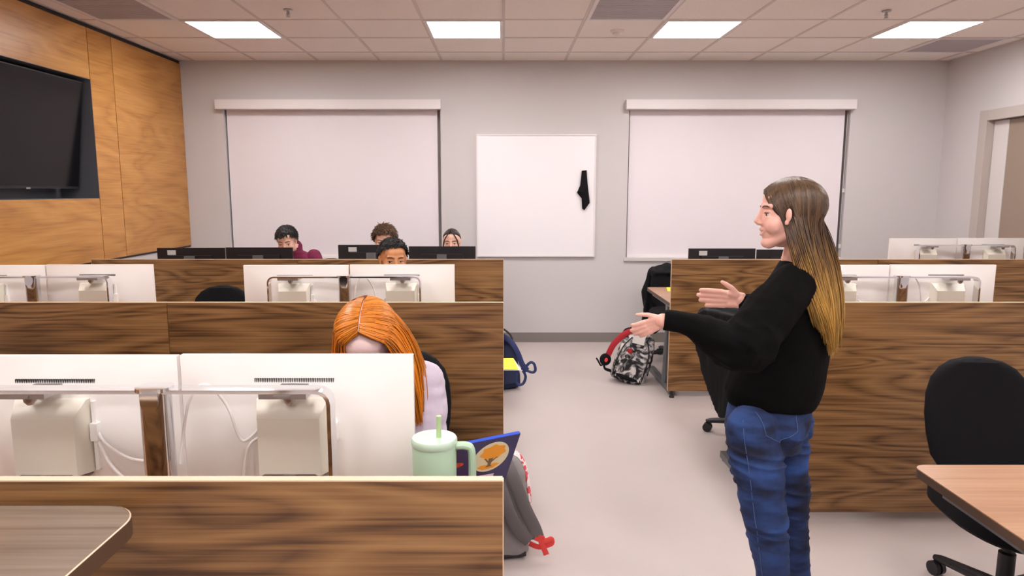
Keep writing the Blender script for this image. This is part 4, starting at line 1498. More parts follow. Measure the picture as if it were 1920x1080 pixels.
# long hair: its own left falls over the shoulder (right in the picture), its right hangs in front
rt = [A_([W(727, 646, 1.888), W(744, 668, 1.885), W(768, 705, 1.90), W(782, 745, 1.92), W(782, 790, 1.93)]),
      A_([W(752, 600, 1.99), W(778, 645, 2.03), W(795, 690, 2.05), W(792, 740, 2.02), W(786, 790, 2.00)]),
      A_([W(742, 590, 2.06), W(772, 640, 2.11), W(802, 688, 2.12), W(808, 725, 2.10), W(800, 770, 2.06)]),
      A_([W(725, 580, 2.10), W(745, 630, 2.17), W(765, 680, 2.20), W(770, 730, 2.24), W(770, 790, 2.26)])]
lf = [A_([W(651, 644, 1.888), W(644, 680, 1.89), W(640, 730, 1.92), W(642, 780, 1.93), W(645, 820, 1.93)]),
      A_([W(634, 620, 1.98), W(630, 665, 2.00), W(630, 710, 2.0), W(634, 760, 2.0), W(640, 800, 2.0)]),
      A_([W(636, 610, 2.06), W(632, 660, 2.12), W(634, 710, 2.14), W(640, 760, 2.18), W(650, 800, 2.2)]),
      A_([W(670, 590, 2.12), W(672, 640, 2.18), W(676, 690, 2.22), W(680, 740, 2.25), W(690, 790, 2.27)])]
strands = []
inv5 = np.array(m5)      # local = (w - c) @ M
for i in range(2400):
    side = 1 if i % 2 else -1          # +1: person's right (left in the picture)
    u = rg.uniform() ** 0.8
    yv = 0.66 - 1.46 * u
    d0 = (side * rg.uniform(0.014, 0.045), yv, math.sqrt(max(0.05, 1 - yv * yv)))
    gs = lf if side > 0 else rt
    g = guide(gs, u) + rg.normal(size=3) * 0.006
    first_l = (g[0] - np.array(c5)) @ inv5
    e = (first_l - np.array([0, -0.012, 0.03])) / np.array([0.079, 0.099, 0.088])
    lift = rg.uniform(1.07, 1.15)
    p = ell_path(d0, tuple(e), 12, np.array([0.079, 0.099, 0.088]) * lift)
    # keep clear of the forehead
    bulge = np.sin(np.linspace(0, math.pi, 12))[:, None] * np.array([side * 0.006, 0.004 * (1 - u), -0.002 * (1 - u)])[None, :]
    p = p + bulge
    pw = p @ np.array(m5).T + np.array(c5)[None, :]
    full = np.concatenate([pw[:-1], g + rg.normal(size=3) * 0.003])
    strands.append(resample(full, 22, 3))
P5 = np.array(strands)
rr = np.tile(np.r_[np.full(19, 0.0013), 0.0011, 0.0009, 0.0004][None, :], (len(P5), 1))
hair_strands('hair', P5, rr, 'hairred', r5, hair_cap(c5, m5, 1.0, -0.17, 0.05, 0.01, seed=2, part=True))

b = NB()
pp = ell_path((0, 0.60, 0.80), (0, -0.62, 0.78), 24, np.array([0.0862, 0.1072, 0.0958])) @ np.array(m5).T + np.array(c5)[None, :]
tube(b, [Vector(q) for q in pp], 0.0034, 8); obj('hair_parting', b, 'skinlit', r5, smooth=True)

# ---------------------------------------------------------------- standing woman
WF = Vector((-0.86, 0.50, 0)).normalized()     # the way her trunk faces
WR = Vector((WF.y, -WF.x, 0))                  # her right
UPZ = Vector((0, 0, 1))
woman = thing('person', 'person in black sweater and blue jeans standing in the aisle, both hands held out', 'person', (1.0, 2.27, 0))
hc = W(1482, 402, 2.22)
M6 = mrot((-0.985, 0.17, 0.02), (0.02, 0, 1))
neck_b = W(1497, 492, 2.26)
bm = NB()
head_prims(bm, hc, M6, 1.0, False, True, False)
chain(bm, [hc + M6 @ Vector((0, -0.028, -0.045)), hc + M6 @ Vector((0, -0.038, -0.10)), neck_b], [0.050, 0.047, 0.056])
sh_c = W(1500, 525, 2.27)
SL = sh_c - WR * 0.155 + Vector((0, 0, 0.0)); SRr = sh_c + WR * 0.155
EL = W(1402, 648, 2.02)
HL = W(1243, 601, 2.06)
ER = SRr + Vector((0.015, 0.03, -0.20))
HR = W(1392, 563, 2.44)
pel = W(1447, 795, 2.28)
for q_, r_ in (((-0.080, 0.022, 0.000), (0.007, 0.0095, 0.021)), ((-0.078, 0.026, -0.024), (0.006, 0.007, 0.009))):
    for sx in (1, -1):
        ball(bm, hc + M6 @ Vector((q_[0] * sx, q_[1], q_[2])), r_, M6, 20, 14)
trunk = [(sh_c + Vector((0, 0, 0.01)), 0.14, 0.075), (sh_c - Vector((0, 0, 0.06)), 0.165, 0.10), (W(1478, 620, 2.28), 0.14, 0.105), (W(1455, 700, 2.28), 0.12, 0.09), (W(1444, 760, 2.28), 0.115, 0.09), (W(1439, 795, 2.28), 0.12, 0.09), (W(1439, 820, 2.28), 0.11, 0.08)]
loft(bm, [(c, WR * w, WF * d) for c, w, d in trunk], 28, 2.2)
chain(bm, [SL, EL], [0.046, 0.037]); chain(bm, [EL, W(1370, 655, 2.03), W(1340, 632, 2.04), W(1300, 612, 2.05), HL], [0.036, 0.036, 0.032, 0.028, 0.022])
chain(bm, [SRr, ER], [0.046, 0.037]); chain(bm, [ER, HR], [0.036, 0.022])
# left hand: palm up, fingers away and down; right hand: palm to the camera, thumb up
yl = Vector((-0.80, 0.50, -0.50))
hand_prims(bm, HL, yl, Vector((-0.30, -0.05, 0.9)), 0.110, (0.30, 0.24, 0.2, 0.18), fore=(-0.1, -1, -0.35), fs=1.38, thumb_dir=(0.75, 0.75, 0.1))
hand_prims(bm, HR, Vector((-0.76, 0.62, -0.02)), Vector((-0.1, -0.05, 1)), 0.152, (0.10, 0.06, 0.07, 0.12), fore=(0.6, 0.75, -0.05), thumb_dir=(1.0, 0.75, -0.1), fs=1.32, tl=0.78)
HPL, KNL, ANL = W(1410, 805, 2.17), W(1434, 968, 2.13), W(1462, 1165, 2.20)
HPR, KNR, ANR = W(1471, 808, 2.36), W(1483, 955, 2.33), W(1499, 1112, 2.40)
for hp, kn, an in ((HPL, KNL, ANL), (HPR, KNR, ANR)):
    chain(bm, [hp, kn, kn.lerp(an, 0.35), an], [0.062, 0.046, 0.044, 0.034])
    an0 = Vector((an.x, an.y, 0.05))
    seg(bm, an, an0, 0.034, 0.036)
    chain(bm, [an0 - WF * 0.03, an0 + WF * 0.13 - Vector((0, 0, 0.015))], [0.036, 0.027])
me = union(bm, 0.0031, 2)
# eye sockets and finger detail
co = get_co(me)
loc = (co - np.array(hc)[None, :]) @ np.array(M6)
for sx in (-1, 1):
    dd = loc - np.array([sx * 0.031, 0.078, -0.001])[None, :]
    wgt = np.exp(-(np.linalg.norm(dd * np.array([1, 1, 1.5])[None, :], axis=1) / 0.012) ** 2)
    co -= wgt[:, None] * 0.0015 * np.array(M6 @ Vector((0, 1, 0)))[None, :]
set_co(me, co)
me.materials.clear()
zone_head(me, hc, M6, 1.0, 'skin', 'ombre', 0.02, True)
obj_mesh('body', me, ['skin', 'ombre', 'lip'], woman)
face_parts(woman, hc, M6, 1.0, 'hairbrown', smile=True)
M['stitch'] = plain('jean_stitching', (78, 98, 146), 0.7)

# sweater
bm = NB()
sw = [(neck_b + Vector((0, 0, 0.004)), 0.062, 0.056), (neck_b - Vector((0, 0, 0.022)), 0.105, 0.068), (sh_c + Vector((0, 0, 0.012)), 0.165, 0.090), (W(1496, 560, 2.29), 0.190, 0.125), (W(1484, 610, 2.29), 0.190, 0.140),
      (W(1470, 660, 2.29), 0.180, 0.143), (W(1457, 700, 2.29), 0.182, 0.155), (W(1447, 726, 2.29), 0.176, 0.158), (W(1444, 746, 2.29), 0.170, 0.150), (W(1444, 752, 2.29), 0.160, 0.140)]
loft(bm, [(c, WR * w, WF * d) for c, w, d in sw], 36, 2.2)
chain(bm, [SL, W(1440, 590, 2.08), W(1403, 646, 2.03)], [0.072, 0.078, 0.080])
chain(bm, [W(1403, 646, 2.03), W(1370, 655, 2.03), W(1340, 632, 2.04), W(1300, 612, 2.05), W(1272, 604, 2.055)], [0.080, 0.066, 0.053, 0.039, 0.034])
tube(bm, [W(1285, 607, 2.05), W(1244, 600, 2.06)], [0.035, 0.034], 20)
chain(bm, [SRr, SRr.lerp(ER, 0.5), ER], [0.068, 0.072, 0.066]); chain(bm, [ER, W(1402, 570, 2.44)], [0.062, 0.036])
me = union(bm, 0.0052, 4)
co = get_co(me); no = get_no(me)
# folds: diagonal ones on the near sleeve, soft ones on the body
d1_ = np.linalg.norm(co - np.array(W(1390, 640, 1.96))[None, :], axis=1)
fs_ = np.exp(-(d1_ / 0.15) ** 2)
q = np.stack([co[:, 0] * 14 + co[:, 2] * 22, co[:, 1] * 8, co[:, 2] * 14 - co[:, 0] * 16], 1)
f1 = 1 - np.abs(2 * vnoise(q, 3) - 1)
q2 = np.stack([co[:, 0] * 9, co[:, 1] * 9, co[:, 2] * 7], 1)
co += no * (0.020 * fs_ * (f1 - 0.5) + 0.014 * (vnoise(q2, 6) - 0.5) + 0.005 * (vnoise(q2 * 3, 7) - 0.5))[:, None]
set_co(me, co)
obj_mesh('sweater', me, 'blackknit', woman)

# jeans
bm = NB()
jr = [(W(1443, 742, 2.28), 0.145, 0.126), (W(1442, 765, 2.28), 0.150, 0.135), (W(1438, 790, 2.28), 0.153, 0.136), (W(1436, 815, 2.28), 0.146, 0.122), (W(1440, 835, 2.28), 0.12, 0.095)]
loft(bm, [(c, WR * w, WF * d) for c, w, d in jr], 32, 2.2)
ball(bm, W(1462, 800, 2.20), (0.08, 0.08, 0.085)); ball(bm, W(1484, 792, 2.34), (0.07, 0.075, 0.08))
for hp, kn, an, w0 in ((HPL, KNL, ANL, 1.0), (HPR, KNR, ANR, 0.89)):
    up_ = hp + Vector((0, 0, 0.0))
    chain(bm, [up_, hp.lerp(kn, 0.45), kn, kn.lerp(an, 0.25), kn.lerp(an, 0.62), Vector((an.x, an.y, 0.10))], [0.083 * w0, 0.079 * w0, 0.060 * w0, 0.059 * w0, 0.052 * w0, 0.044 * w0], 20)
me = union(bm, 0.0045, 4)
co = get_co(me); no = get_no(me)
kz = 0.5 * (KNL.z + KNR.z)
band = lambda z0, s: np.exp(-((co[:, 2] - z0) / s) ** 2)
q = np.stack([co[:, 0] * 6, co[:, 1] * 6, co[:, 2] * 34 + 6 * co[:, 0]], 1)
f1 = (1 - np.abs(2 * vnoise(q, 12) - 1)) ** 3
co += no * (0.0115 * f1 * (band(kz + 0.02, 0.08) + 0.8 * band(0.68, 0.08) + 0.25))[:, None]
set_co(me, co)
jo = obj_mesh('jeans', me, 'jeans', woman)
# back pockets, laid on the denim by projecting onto it
dg = bpy.context.evaluated_depsgraph_get()
from mathutils.bvhtree import BVHTree
bv = BVHTree.FromObject(jo, dg)
off = chain_loc(woman)


def on_jeans(p, d):
    h = bv.ray_cast(p - off - d * 0.4, d)
    return (h[0] + off, h[1]) if h[0] is not None else (None, None)


def pocket(cx, wv, name):
    """cx centre of the pocket's top edge, d direction into the body"""
    d = wv.normalized(); r_ = UPZ.cross(d).normalized() * -1
    ol = [(-0.066, 0), (-0.060, -0.075), (0, -0.108), (0.060, -0.075), (0.066, 0)]
    n = 6
    pts = []
    for i in range(len(ol) - 1):
        a, b2 = ol[i], ol[i + 1]
        for k in range(n):
            t = k / n
            pts.append((a[0] + (b2[0] - a[0]) * t, a[1] + (b2[1] - a[1]) * t))
    b = NB()
    ring = []
    for x, z in pts:
        p, nn = on_jeans(cx + r_ * x + UPZ * z, d)
        if p is not None:
            ring.append(p + nn * 0.0015)
    tube(b, ring, 0.001, 6)
    return obj(name, b, 'stitch', woman, smooth=True)


pocket(W(1462, 768, 2.12), Vector((-0.35, 0.9, 0)), 'pocket_stitching')
pocket(W(1545, 766, 2.36), Vector((-0.97, 0.25, 0)), 'pocket_stitching')
b = NB()
seam = []
for z in np.linspace(0.86, 0.2, 26):
    t = (0.83 - z)
    leg = HPL.lerp(KNL, min(1, max(0, (HPL.z - z) / (HPL.z - KNL.z)))) if z > KNL.z else KNL.lerp(ANL, (KNL.z - z) / (KNL.z - ANL.z))
    p, nn = on_jeans(Vector((leg.x - 0.042, leg.y, z)), Vector((0.12, 1, 0)).normalized())
    if p is not None:
        seam.append(p + nn * 0.0004)
tube(b, seam, 0.0009, 6); obj('side_seam', b, 'stitch', woman, smooth=True)
for an in (ANL, ANR):
    bm = NB()
    c = Vector((an.x, an.y, 0)) + WF * 0.055
    loft(bm, [(c + UPZ * z, WR * w, WF * l) for z, w, l in ((0.0, 0.042, 0.125), (0.03, 0.047, 0.13), (0.055, 0.043, 0.115), (0.085, 0.035, 0.07))], 20, 2.6)
    obj('shoe', bm, 'shoe', woman, smooth=True)
b = NB(); ball(b, hc + M6 @ Vector((-0.078, 0.004, -0.034)), 0.0045, u=10, v=6); obj('earring', b, 'steel', woman, smooth=True)

# hair: from the centre parting over the skull, behind the ears, down the back
rg = np.random.default_rng(21)
G0 = A_([W(1477, 440, 2.135), W(1482, 475, 2.125), W(1498, 510, 2.10), W(1514, 548, 2.09), W(1528, 585, 2.09), W(1534, 600, 2.10)])
G1 = A_([W(1500, 440, 2.11), W(1508, 480, 2.10), W(1524, 520, 2.09), W(1540, 560, 2.09), W(1550, 600, 2.10), W(1552, 632, 2.12)])
G2 = A_([W(1527, 435, 2.16), W(1537, 475, 2.14), W(1550, 515, 2.13), W(1562, 560, 2.12), W(1567, 605, 2.12), W(1560, 636, 2.13)])
G3 = A_([W(1551, 425, 2.24), W(1562, 460, 2.25), W(1573, 500, 2.25), W(1580, 545, 2.24), W(1582, 585, 2.22), W(1572, 625, 2.20)])
H1 = A_([W(1535, 425, 2.30), W(1548, 460, 2.33), W(1560, 500, 2.38), W(1570, 545, 2.40), W(1572, 585, 2.40), W(1566, 615, 2.40)])
H0 = A_([W(1500, 440, 2.33), W(1505, 475, 2.36), W(1515, 510, 2.42), W(1525, 548, 2.44), W(1540, 585, 2.44), W(1545, 600, 2.44)])
strands, radii = [], []
for i in range(3600):
    near = (i % 3) > 0
    u = rg.uniform()
    yv = 0.88 - 1.63 * u
    sx = -1 if near else 1
    d0 = (sx * rg.uniform(0.0, 0.03), yv, math.sqrt(max(0.06, 1 - yv * yv)))
    g = guide([G0, G1, G2, G3] if near else [H0, H1, G3], u)
    # clumps
    cl_ = math.floor(u * 34) + (0 if near else 100)
    cr = np.random.default_rng(cl_ + 500)
    drift = cr.normal(size=3) * 0.008
    endcut = cr.uniform(-0.05, 0.03)
    g = g.copy()
    m = len(g)
    wv = np.linspace(0, 1, m)[:, None]
    g += drift[None, :] * wv + rg.normal(size=3)[None, :] * (0.0035 + 0.002 * wv)
    g[-1, 2] += endcut * 0.5 + rg.normal() * 0.006
    e = (((g[0] - np.array(hc)) @ np.array(M6)) - np.array([0, -0.012, 0.03])) / np.array([0.079, 0.099, 0.088])
    lift = rg.uniform(1.00, 1.065)
    p = ell_path(d0, tuple(e), 14, np.array([0.080, 0.090, 0.088]) * lift)
    p[:, 1] = np.where(p[:, 1] > -0.012, -0.012 + (p[:, 1] + 0.012) * 1.10, p[:, 1])
    cn = np.array([0, -0.012, 0.03])[None, :]
    tt = np.linspace(0, 1, 14)
    p = cn + (p - cn) * (0.955 + 0.045 * np.clip(tt / 0.22, 0, 1) + 0.105 * math.exp(-u / 0.18) * np.exp(-tt / 0.45))[:, None]
    # front strands sweep back above the ear
    if u < 0.35:
        t = np.sin(np.linspace(0, math.pi, 14))[:, None]
        p = p + t * (0.35 - u) * np.array([0, -0.030, 0.011])[None, :]
    pw = p @ np.array(M6).T + np.array(hc)[None, :]
    if near:        # tucked behind the ear
        q = resample(np.concatenate([pw[:-1], g]), 60, 3)
        l = (q - np.array(hc)[None, :]) @ np.array(M6)
        e_ = np.exp(-(((l[:, 1] - 0.022) / 0.0125) ** 2 + ((l[:, 2] + 0.005) / 0.029) ** 2) ** 2) * (l[:, 0] < 0)
        l[:, 0] = l[:, 0] * (1 - e_) - 0.066 * e_
        q = l @ np.array(M6).T + np.array(hc)[None, :]
        strands.append(resample(q, 26, 0))
        continue
    full = np.concatenate([pw[:-1], g])
    strands.append(resample(full, 26, 3))
P6 = np.array(strands)
rr = np.tile(np.r_[np.full(22, 0.00125), 0.0011, 0.0009, 0.0006, 0.0003][None, :], (len(P6), 1))
hair_strands('hair', P6, rr, 'ombre', woman, hair_cap(hc, M6, 1.0, 0.055, 0.02, 0.01, seed=2, part=True))

# ================================================================ loose things
# mint tumbler on the nearest desk
p = Vector((-0.152, 1.45, DT))
t = thing('tumbler', 'large mint green tumbler with handle and straw beside the nearest right white monitor', 'tumbler', p)
b = NB(); lathe(b, p, [(0.036, 0), (0.037, 0.012), (0.038, 0.10), (0.0475, 0.115), (0.0485, 0.278), (0.0475, 0.280)], 40); obj('body', b, 'mint', t, smooth=True)
b = NB(); lathe(b, p, [(0.049, 0.279), (0.0505, 0.283), (0.0505, 0.292), (0.048, 0.296), (0.004, 0.297)], 40); obj('lid', b, 'mintlid', t, smooth=True)
b = NB(); tube(b, spline([p + Vector(q) for q in ((0.044, 0, 0.276), (0.070, 0, 0.276), (0.082, 0, 0.262), (0.083, 0, 0.19), (0.081, 0, 0.14), (0.072, 0, 0.122), (0.044, 0, 0.118))], 6), 0.0085, 10, wide=1.5); obj('handle', b, 'mint', t, smooth=True)
b = NB(); tube(b, [p + Vector((0.008, -0.004, 0.08)), p + Vector((0.011, -0.004, 0.345))], 0.0055, 14); obj('straw', b, 'straw', t, smooth=True)

# laptop with stickers
TR = W(975, 809, 1.72); TL0 = W(865, 832, 1.636)
u = (TR - TL0); u.z = 0; u.normalize()
nb_ = Vector((-u.y, u.x, 0))
down = (nb_ * 0.10 - Vector((0, 0, 0.195))).normalized()
LH, LW = 0.219, 0.325
nrm = u.cross(down).normalized()
if nrm.y > 0:
    nrm = -nrm
TR.z = DT + 0.014 - down.z * LH
BR = TR + down * LH
lt = thing('laptop', 'open blue laptop with stickers on its lid beside the mint tumbler', 'laptop', (BR.x - 0.16, BR.y, DT))
LC = TR - u * LW / 2 + down * LH / 2
b = NB(); obox(b, LC, u, down, nrm, LW / 2, LH / 2, 0.0035); obj('lid', b, 'bluelap', lt, bevel=0.002)
b = NB(); obox(b, TR - u * LW / 2 - down * 0.0005, u, down, nrm, LW / 2 - 0.002, 0.0012, 0.0042); obj('lid_edge', b, 'blueedge', lt)
b = NB(); obox(b, LC - nrm * 0.0038, u, down, nrm, LW / 2 - 0.01, LH / 2 - 0.012, 0.0004); obj('screen', b, 'screen', lt)
BC = BR - u * LW / 2 + nb_ * 0.112; BC.z = DT + 0.0078
b = NB(); obox(b, BC, u, nb_, (0, 0, 1), LW / 2, 0.11, 0.0075); obj('base', b, 'blueedge', lt, bevel=0.003)
b = NB(); obox(b, BC + Vector((0, 0, 0.0078)) - nb_ * 0.02, u, nb_, (0, 0, 1), LW / 2 - 0.02, 0.055, 0.0008); obj('keyboard', b, 'dark', lt)


def LP(x, y, h):
    """a point on the lid: x from its right edge leftwards, y down from its top edge"""
    return TR - u * x + down * y + nrm * (0.0036 + h)


def disc(bm, cx, cy, rx, ry, h, n=36, fn=None):
    pts = []
    for k in range(n):
        a = 2 * math.pi * k / n
        f = fn(a) if fn else 1
        pts.append(LP(cx + rx * math.cos(a) * f, cy + ry * math.sin(a) * f, h))
    extrude(bm, pts, nrm * 0.0004)


def quad(bm, pts, h):
    extrude(bm, [LP(x, y, h) for x, y in pts], nrm * 0.0004)


b = NB(); disc(b, 0.071, 0.068, 0.052, 0.054, 0); s1 = obj('round_sticker', b, 'stick_cream', lt)
b = NB(); disc(b, 0.068, 0.051, 0.036, 0.026, 0.0005, 48, lambda a: 1 + 0.09 * math.sin(7 * a)); quad(b, [(0.038, 0.100), (0.052, 0.094), (0.072, 0.096), (0.094, 0.094), (0.105, 0.101), (0.088, 0.112), (0.055, 0.112)], 0.0005)
obj('tree_crown_print', b, 'stick_orange', s1)
b = NB(); quad(b, [(0.063, 0.072), (0.077, 0.072), (0.075, 0.098), (0.082, 0.104), (0.060, 0.104), (0.066, 0.098)], 0.0006); quad(b, [(0.050, 0.071), (0.054, 0.070), (0.067, 0.084), (0.065, 0.088)], 0.0006); quad(b, [(0.086, 0.070), (0.090, 0.071), (0.077, 0.088), (0.074, 0.084)], 0.0006)
obj('tree_trunk_print', b, 'stick_brown', s1)
b = NB(); quad(b, [(0.045, 0.137), (0.090, 0.134), (0.095, 0.205), (0.050, 0.208)], 0); s2 = obj('photo_sticker', b, 'stick_pale', lt)
b = NB(); quad(b, [(0.066, 0.140), (0.087, 0.139), (0.089, 0.160), (0.070, 0.160)], 0.0005); obj('sky_print', b, 'stick_blue', s2)
b = NB(); disc(b, 0.068, 0.162, 0.011, 0.018, 0.0007, 24, lambda a: 1 + 0.25 * math.sin(3 * a)); disc(b, 0.076, 0.178, 0.014, 0.010, 0.0007, 24); obj('bird_print', b, 'stick_red', s2)
b = NB(); disc(b, 0.185, 0.075, 0.030, 0.018, 0, 30, lambda a: 1 + 0.22 * math.sin(4 * a + 1)); disc(b, 0.180, 0.098, 0.014, 0.013, 0, 24); obj('red_sticker', b, 'stick_red', lt)
b = NB(); disc(b, 0.196, 0.150, 0.021, 0.024, 0, 30); s3 = obj('olive_ring_sticker', b, 'stick_olive', lt)
b = NB(); disc(b, 0.196, 0.150, 0.017, 0.019, 0.0005, 30); obj('ring_centre', b, 'bluelap', s3)
b = NB(); quad(b, [(0.188, 0.138), (0.191, 0.137), (0.200, 0.162), (0.197, 0.163)], 0.0009); quad(b, [(0.196, 0.138), (0.199, 0.137), (0.206, 0.160), (0.203, 0.161)], 0.0009); obj('ring_mark', b, 'stick_olive', s3)

# papers
s = thing('paper_stack', 'bright yellow sheet hanging over the end of the middle left desk', 'paper', (-0.06, 3.24, DT))
b = NB(); extrude(b, [(-0.20, 3.135, DT + 0.0002), (0.083, 3.135, DT + 0.0002), (0.053, 3.345, DT + 0.0002), (-0.20, 3.345, DT + 0.0002)], (0, 0, 0.0012)); obj('white_sheet', b, 'paper', s)
b = NB(); extrude(b, [(-0.21, 3.14, DT + 0.0016), (0.070, 3.142, DT + 0.004), (0.049, 3.355, DT + 0.004), (-0.21, 3.355, DT + 0.0016)], (0, 0, 0.0012)); obj('yellow_sheet', b, 'yellow', s)
b = NB(); extrude(b, [(1.375, 5.70, DT + 0.0004), (1.60, 5.70, DT + 0.0004), (1.60, 5.935, DT + 0.0004), (1.42, 5.935, DT + 0.0004)], (0, 0, 0.002))
tag(obj('paper_sheet', b, 'yellow', None), 'yellow sheet lying on the aisle end of the rear right desk', 'paper')

# ---------------------------------------------------------------- jackets over chair backs
def jacket(cx, cy, rz, label, seed=0, ol=None, sleeves=(-1, 1)):
    rm = Matrix.Rotation(rz, 3, 'Z')
    G = lambda x, y, z: Vector((cx, cy, 0)) + rm @ Vector((x, y, z))
    bm = NB()
    ol = ol or [(-0.21, 0.78), (-0.235, 0.6), (-0.25, 0.42), (-0.19, 0.20), (-0.14, 0.20), (0.02, 0.33), (0.17, 0.25), (0.24, 0.42), (0.225, 0.6), (0.205, 0.78), (0.12, 0.845), (-0.12, 0.845)]
    extrude(bm, [G(x, 0.285 + 0.05 * (z - 0.2), z) for x, z in ol], rm @ Vector((0, 0.045, 0)))
    ol = [(-0.20, 0.80), (-0.215, 0.66), (-0.17, 0.56), (0.0, 0.60), (0.18, 0.55), (0.21, 0.68), (0.20, 0.80)]
    extrude(bm, [G(x, 0.195, z) for x, z in ol], rm @ Vector((0, 0.03, 0)))
    for k in range(7):
        x = -0.17 + 0.34 * k / 6
        seg(bm, G(x, 0.21, 0.80), G(x, 0.31, 0.81), 0.032, 0.036)
    chain(bm, [G(-0.19, 0.27, 0.80), G(-0.07, 0.28, 0.84), G(0.07, 0.28, 0.84), G(0.19, 0.27, 0.80)], [0.035, 0.045, 0.045, 0.035])
    for sx in sleeves:       # empty sleeves
        chain(bm, [G(sx * 0.17, 0.33, 0.79), G(sx * 0.225, 0.355, 0.60), G(sx * 0.20, 0.36, 0.42), G(sx * 0.22, 0.36, 0.33)], [0.045, 0.042, 0.036, 0.034])
    me = union(bm, 0.008, 4)
    co = get_co(me); no = get_no(me)
    q = np.stack([co[:, 0] * 20, co[:, 1] * 20, co[:, 2] * 5], 1)
    co += no * (0.018 * (vnoise(q, seed) - 0.5) + 0.006 * (vnoise(q * 2.2, seed + 1) - 0.5))[:, None]
    set_co(me, co)
    tag(obj_mesh('jacket', me, 'jacket', None), label, 'jacket')


jacket(1.60, 4.22, R(118), 'black jacket draped over the low chair behind the standing woman', seed=3, sleeves=(-1,),
       ol=[(-0.21, 0.78), (-0.235, 0.6), (-0.24, 0.32), (-0.10, 0.235), (-0.005, 0.185), (0.03, 0.22), (0.14, 0.45), (0.20, 0.62), (0.205, 0.78), (0.12, 0.845), (-0.12, 0.845)])
jacket(1.60, 6.22, 0, 'black jacket hanging on the chair at the rear right desk', seed=5)


# ---------------------------------------------------------------- backpacks
def pack_frame(loc, rz, tilt, roll=0.0):
    m = Matrix.Rotation(rz, 3, 'Z') @ Matrix.Rotation(roll, 3, 'Y') @ Matrix.Rotation(tilt, 3, 'X')
    L = Vector(loc)
    return (lambda x, y, z: L + m @ Vector((x, y, z))), m


def pack_body(G, m, w, d, h, voxel=0.006, seed=0, y0=0.0):
    bm = NB()
    rings = []
    for t, s, sd in ((0.0, 0.86, 0.8), (0.04, 0.96, 0.95), (0.25, 1.0, 1.0), (0.55, 0.97, 0.92), (0.78, 0.88, 0.78), (0.91, 0.70, 0.60), (0.98, 0.42, 0.36), (1.0, 0.2, 0.2)):
        rings.append((G(0, y0, h * t), m @ Vector((w / 2 * s, 0, 0)), m @ Vector((0, d / 2 * sd, 0))))
    loft(bm, rings, 36, 3.2)
    me = union(bm, voxel, 3)
    co = get_co(me); no = get_no(me)
    q = co * 11
    co += no * (0.014 * (vnoise(q, seed) - 0.5) + 0.005 * (vnoise(q * 2.6, seed + 1) - 0.5))[:, None]
    set_co(me, co)
    return me


# grey one, its straps towards the camera
loc = (-0.030, 2.815, 0.0)
G, m = pack_frame(loc, R(6), R(-6))
gp = thing('backpack', 'grey backpack with red strap ends leaning in the aisle beside the nearest left desk', 'backpack', loc)
obj_mesh('body', pack_body(G, m, 0.285, 0.17, 0.455, seed=4), 'greypack', gp)
b = NB()
pts = [G(0.137, 0.01, 0.03), G(0.146, 0.01, 0.12), G(0.143, 0.01, 0.26), G(0.128, 0.01, 0.36), G(0.10, 0.005, 0.42), G(0.04, 0.0, 0.455)]
tube(b, spline(pts, 6), 0.012, 8, wide=2.2); obj('printed_side', b, 'floral', gp, smooth=True)
b = NB(); tube(b, spline([G(-0.05, -0.04, 0.44), G(-0.03, -0.03, 0.475), G(0.0, -0.03, 0.475), G(0.02, -0.04, 0.44)], 5), 0.006, 8, wide=2); obj('haul_loop', b, 'greystrap', gp, smooth=True)
b = NB(); tube(b, [G(-0.13, -0.062, 0.012), G(0.0, -0.072, 0.010), G(0.12, -0.060, 0.012)], 0.010, 8); obj('base_piping', b, 'dark', gp, smooth=True)
for (x0, pts, nm) in ((0.03, [(0.035, -0.065, 0.425), (0.055, -0.100, 0.38), (0.085, -0.115, 0.30), (0.115, -0.120, 0.22), (0.150, -0.115, 0.145), (0.165, -0.11, 0.10)], 'shoulder_strap'),
                      (-0.06, [(-0.03, -0.065, 0.425), (-0.01, -0.105, 0.37), (0.02, -0.120, 0.28), (0.05, -0.125, 0.20), (0.09, -0.12, 0.13), (0.13, -0.115, 0.09)], 'shoulder_strap')):
    b = NB(); n_ = len(pts)
    tube(b, spline([G(*q) for q in pts], 6), 0.0085, 12, wide=3.3, ref=m @ Vector((0, -1, 0))); st = obj(nm, b, 'greystrap', gp, smooth=True)
    if x0 > 0:
        b = NB(); obox(b, G(0.172, -0.112, 0.098), m @ Vector((1, 0, -0.5)), m @ Vector((0, 1, 0)), m @ Vector((0.5, 0, 1)), 0.019, 0.007, 0.015); obj('buckle', b, 'redweb', st, bevel=0.002)
b = NB()
tube(b, spline([G(0.175, -0.112, 0.09), G(0.20, -0.115, 0.085), G(0.222, -0.115, 0.092), G(0.225, -0.115, 0.075), G(0.205, -0.113, 0.066), G(0.17, -0.10, 0.055), G(0.135, -0.07, 0.06)], 6), 0.0018, 8, wide=6, ref=m @ Vector((0, -1, 0.4)))
obj('webbing_loop', b, 'redweb', gp, smooth=True)
b = NB(); tube(b, [G(0.178, -0.116, 0.085), G(0.198, -0.12, 0.035), G(0.200, -0.121, 0.028)], 0.0018, 8, wide=6.5, ref=m @ Vector((0, -1, 0.2))); obj('webbing_tail', b, 'redweb', gp, smooth=True)

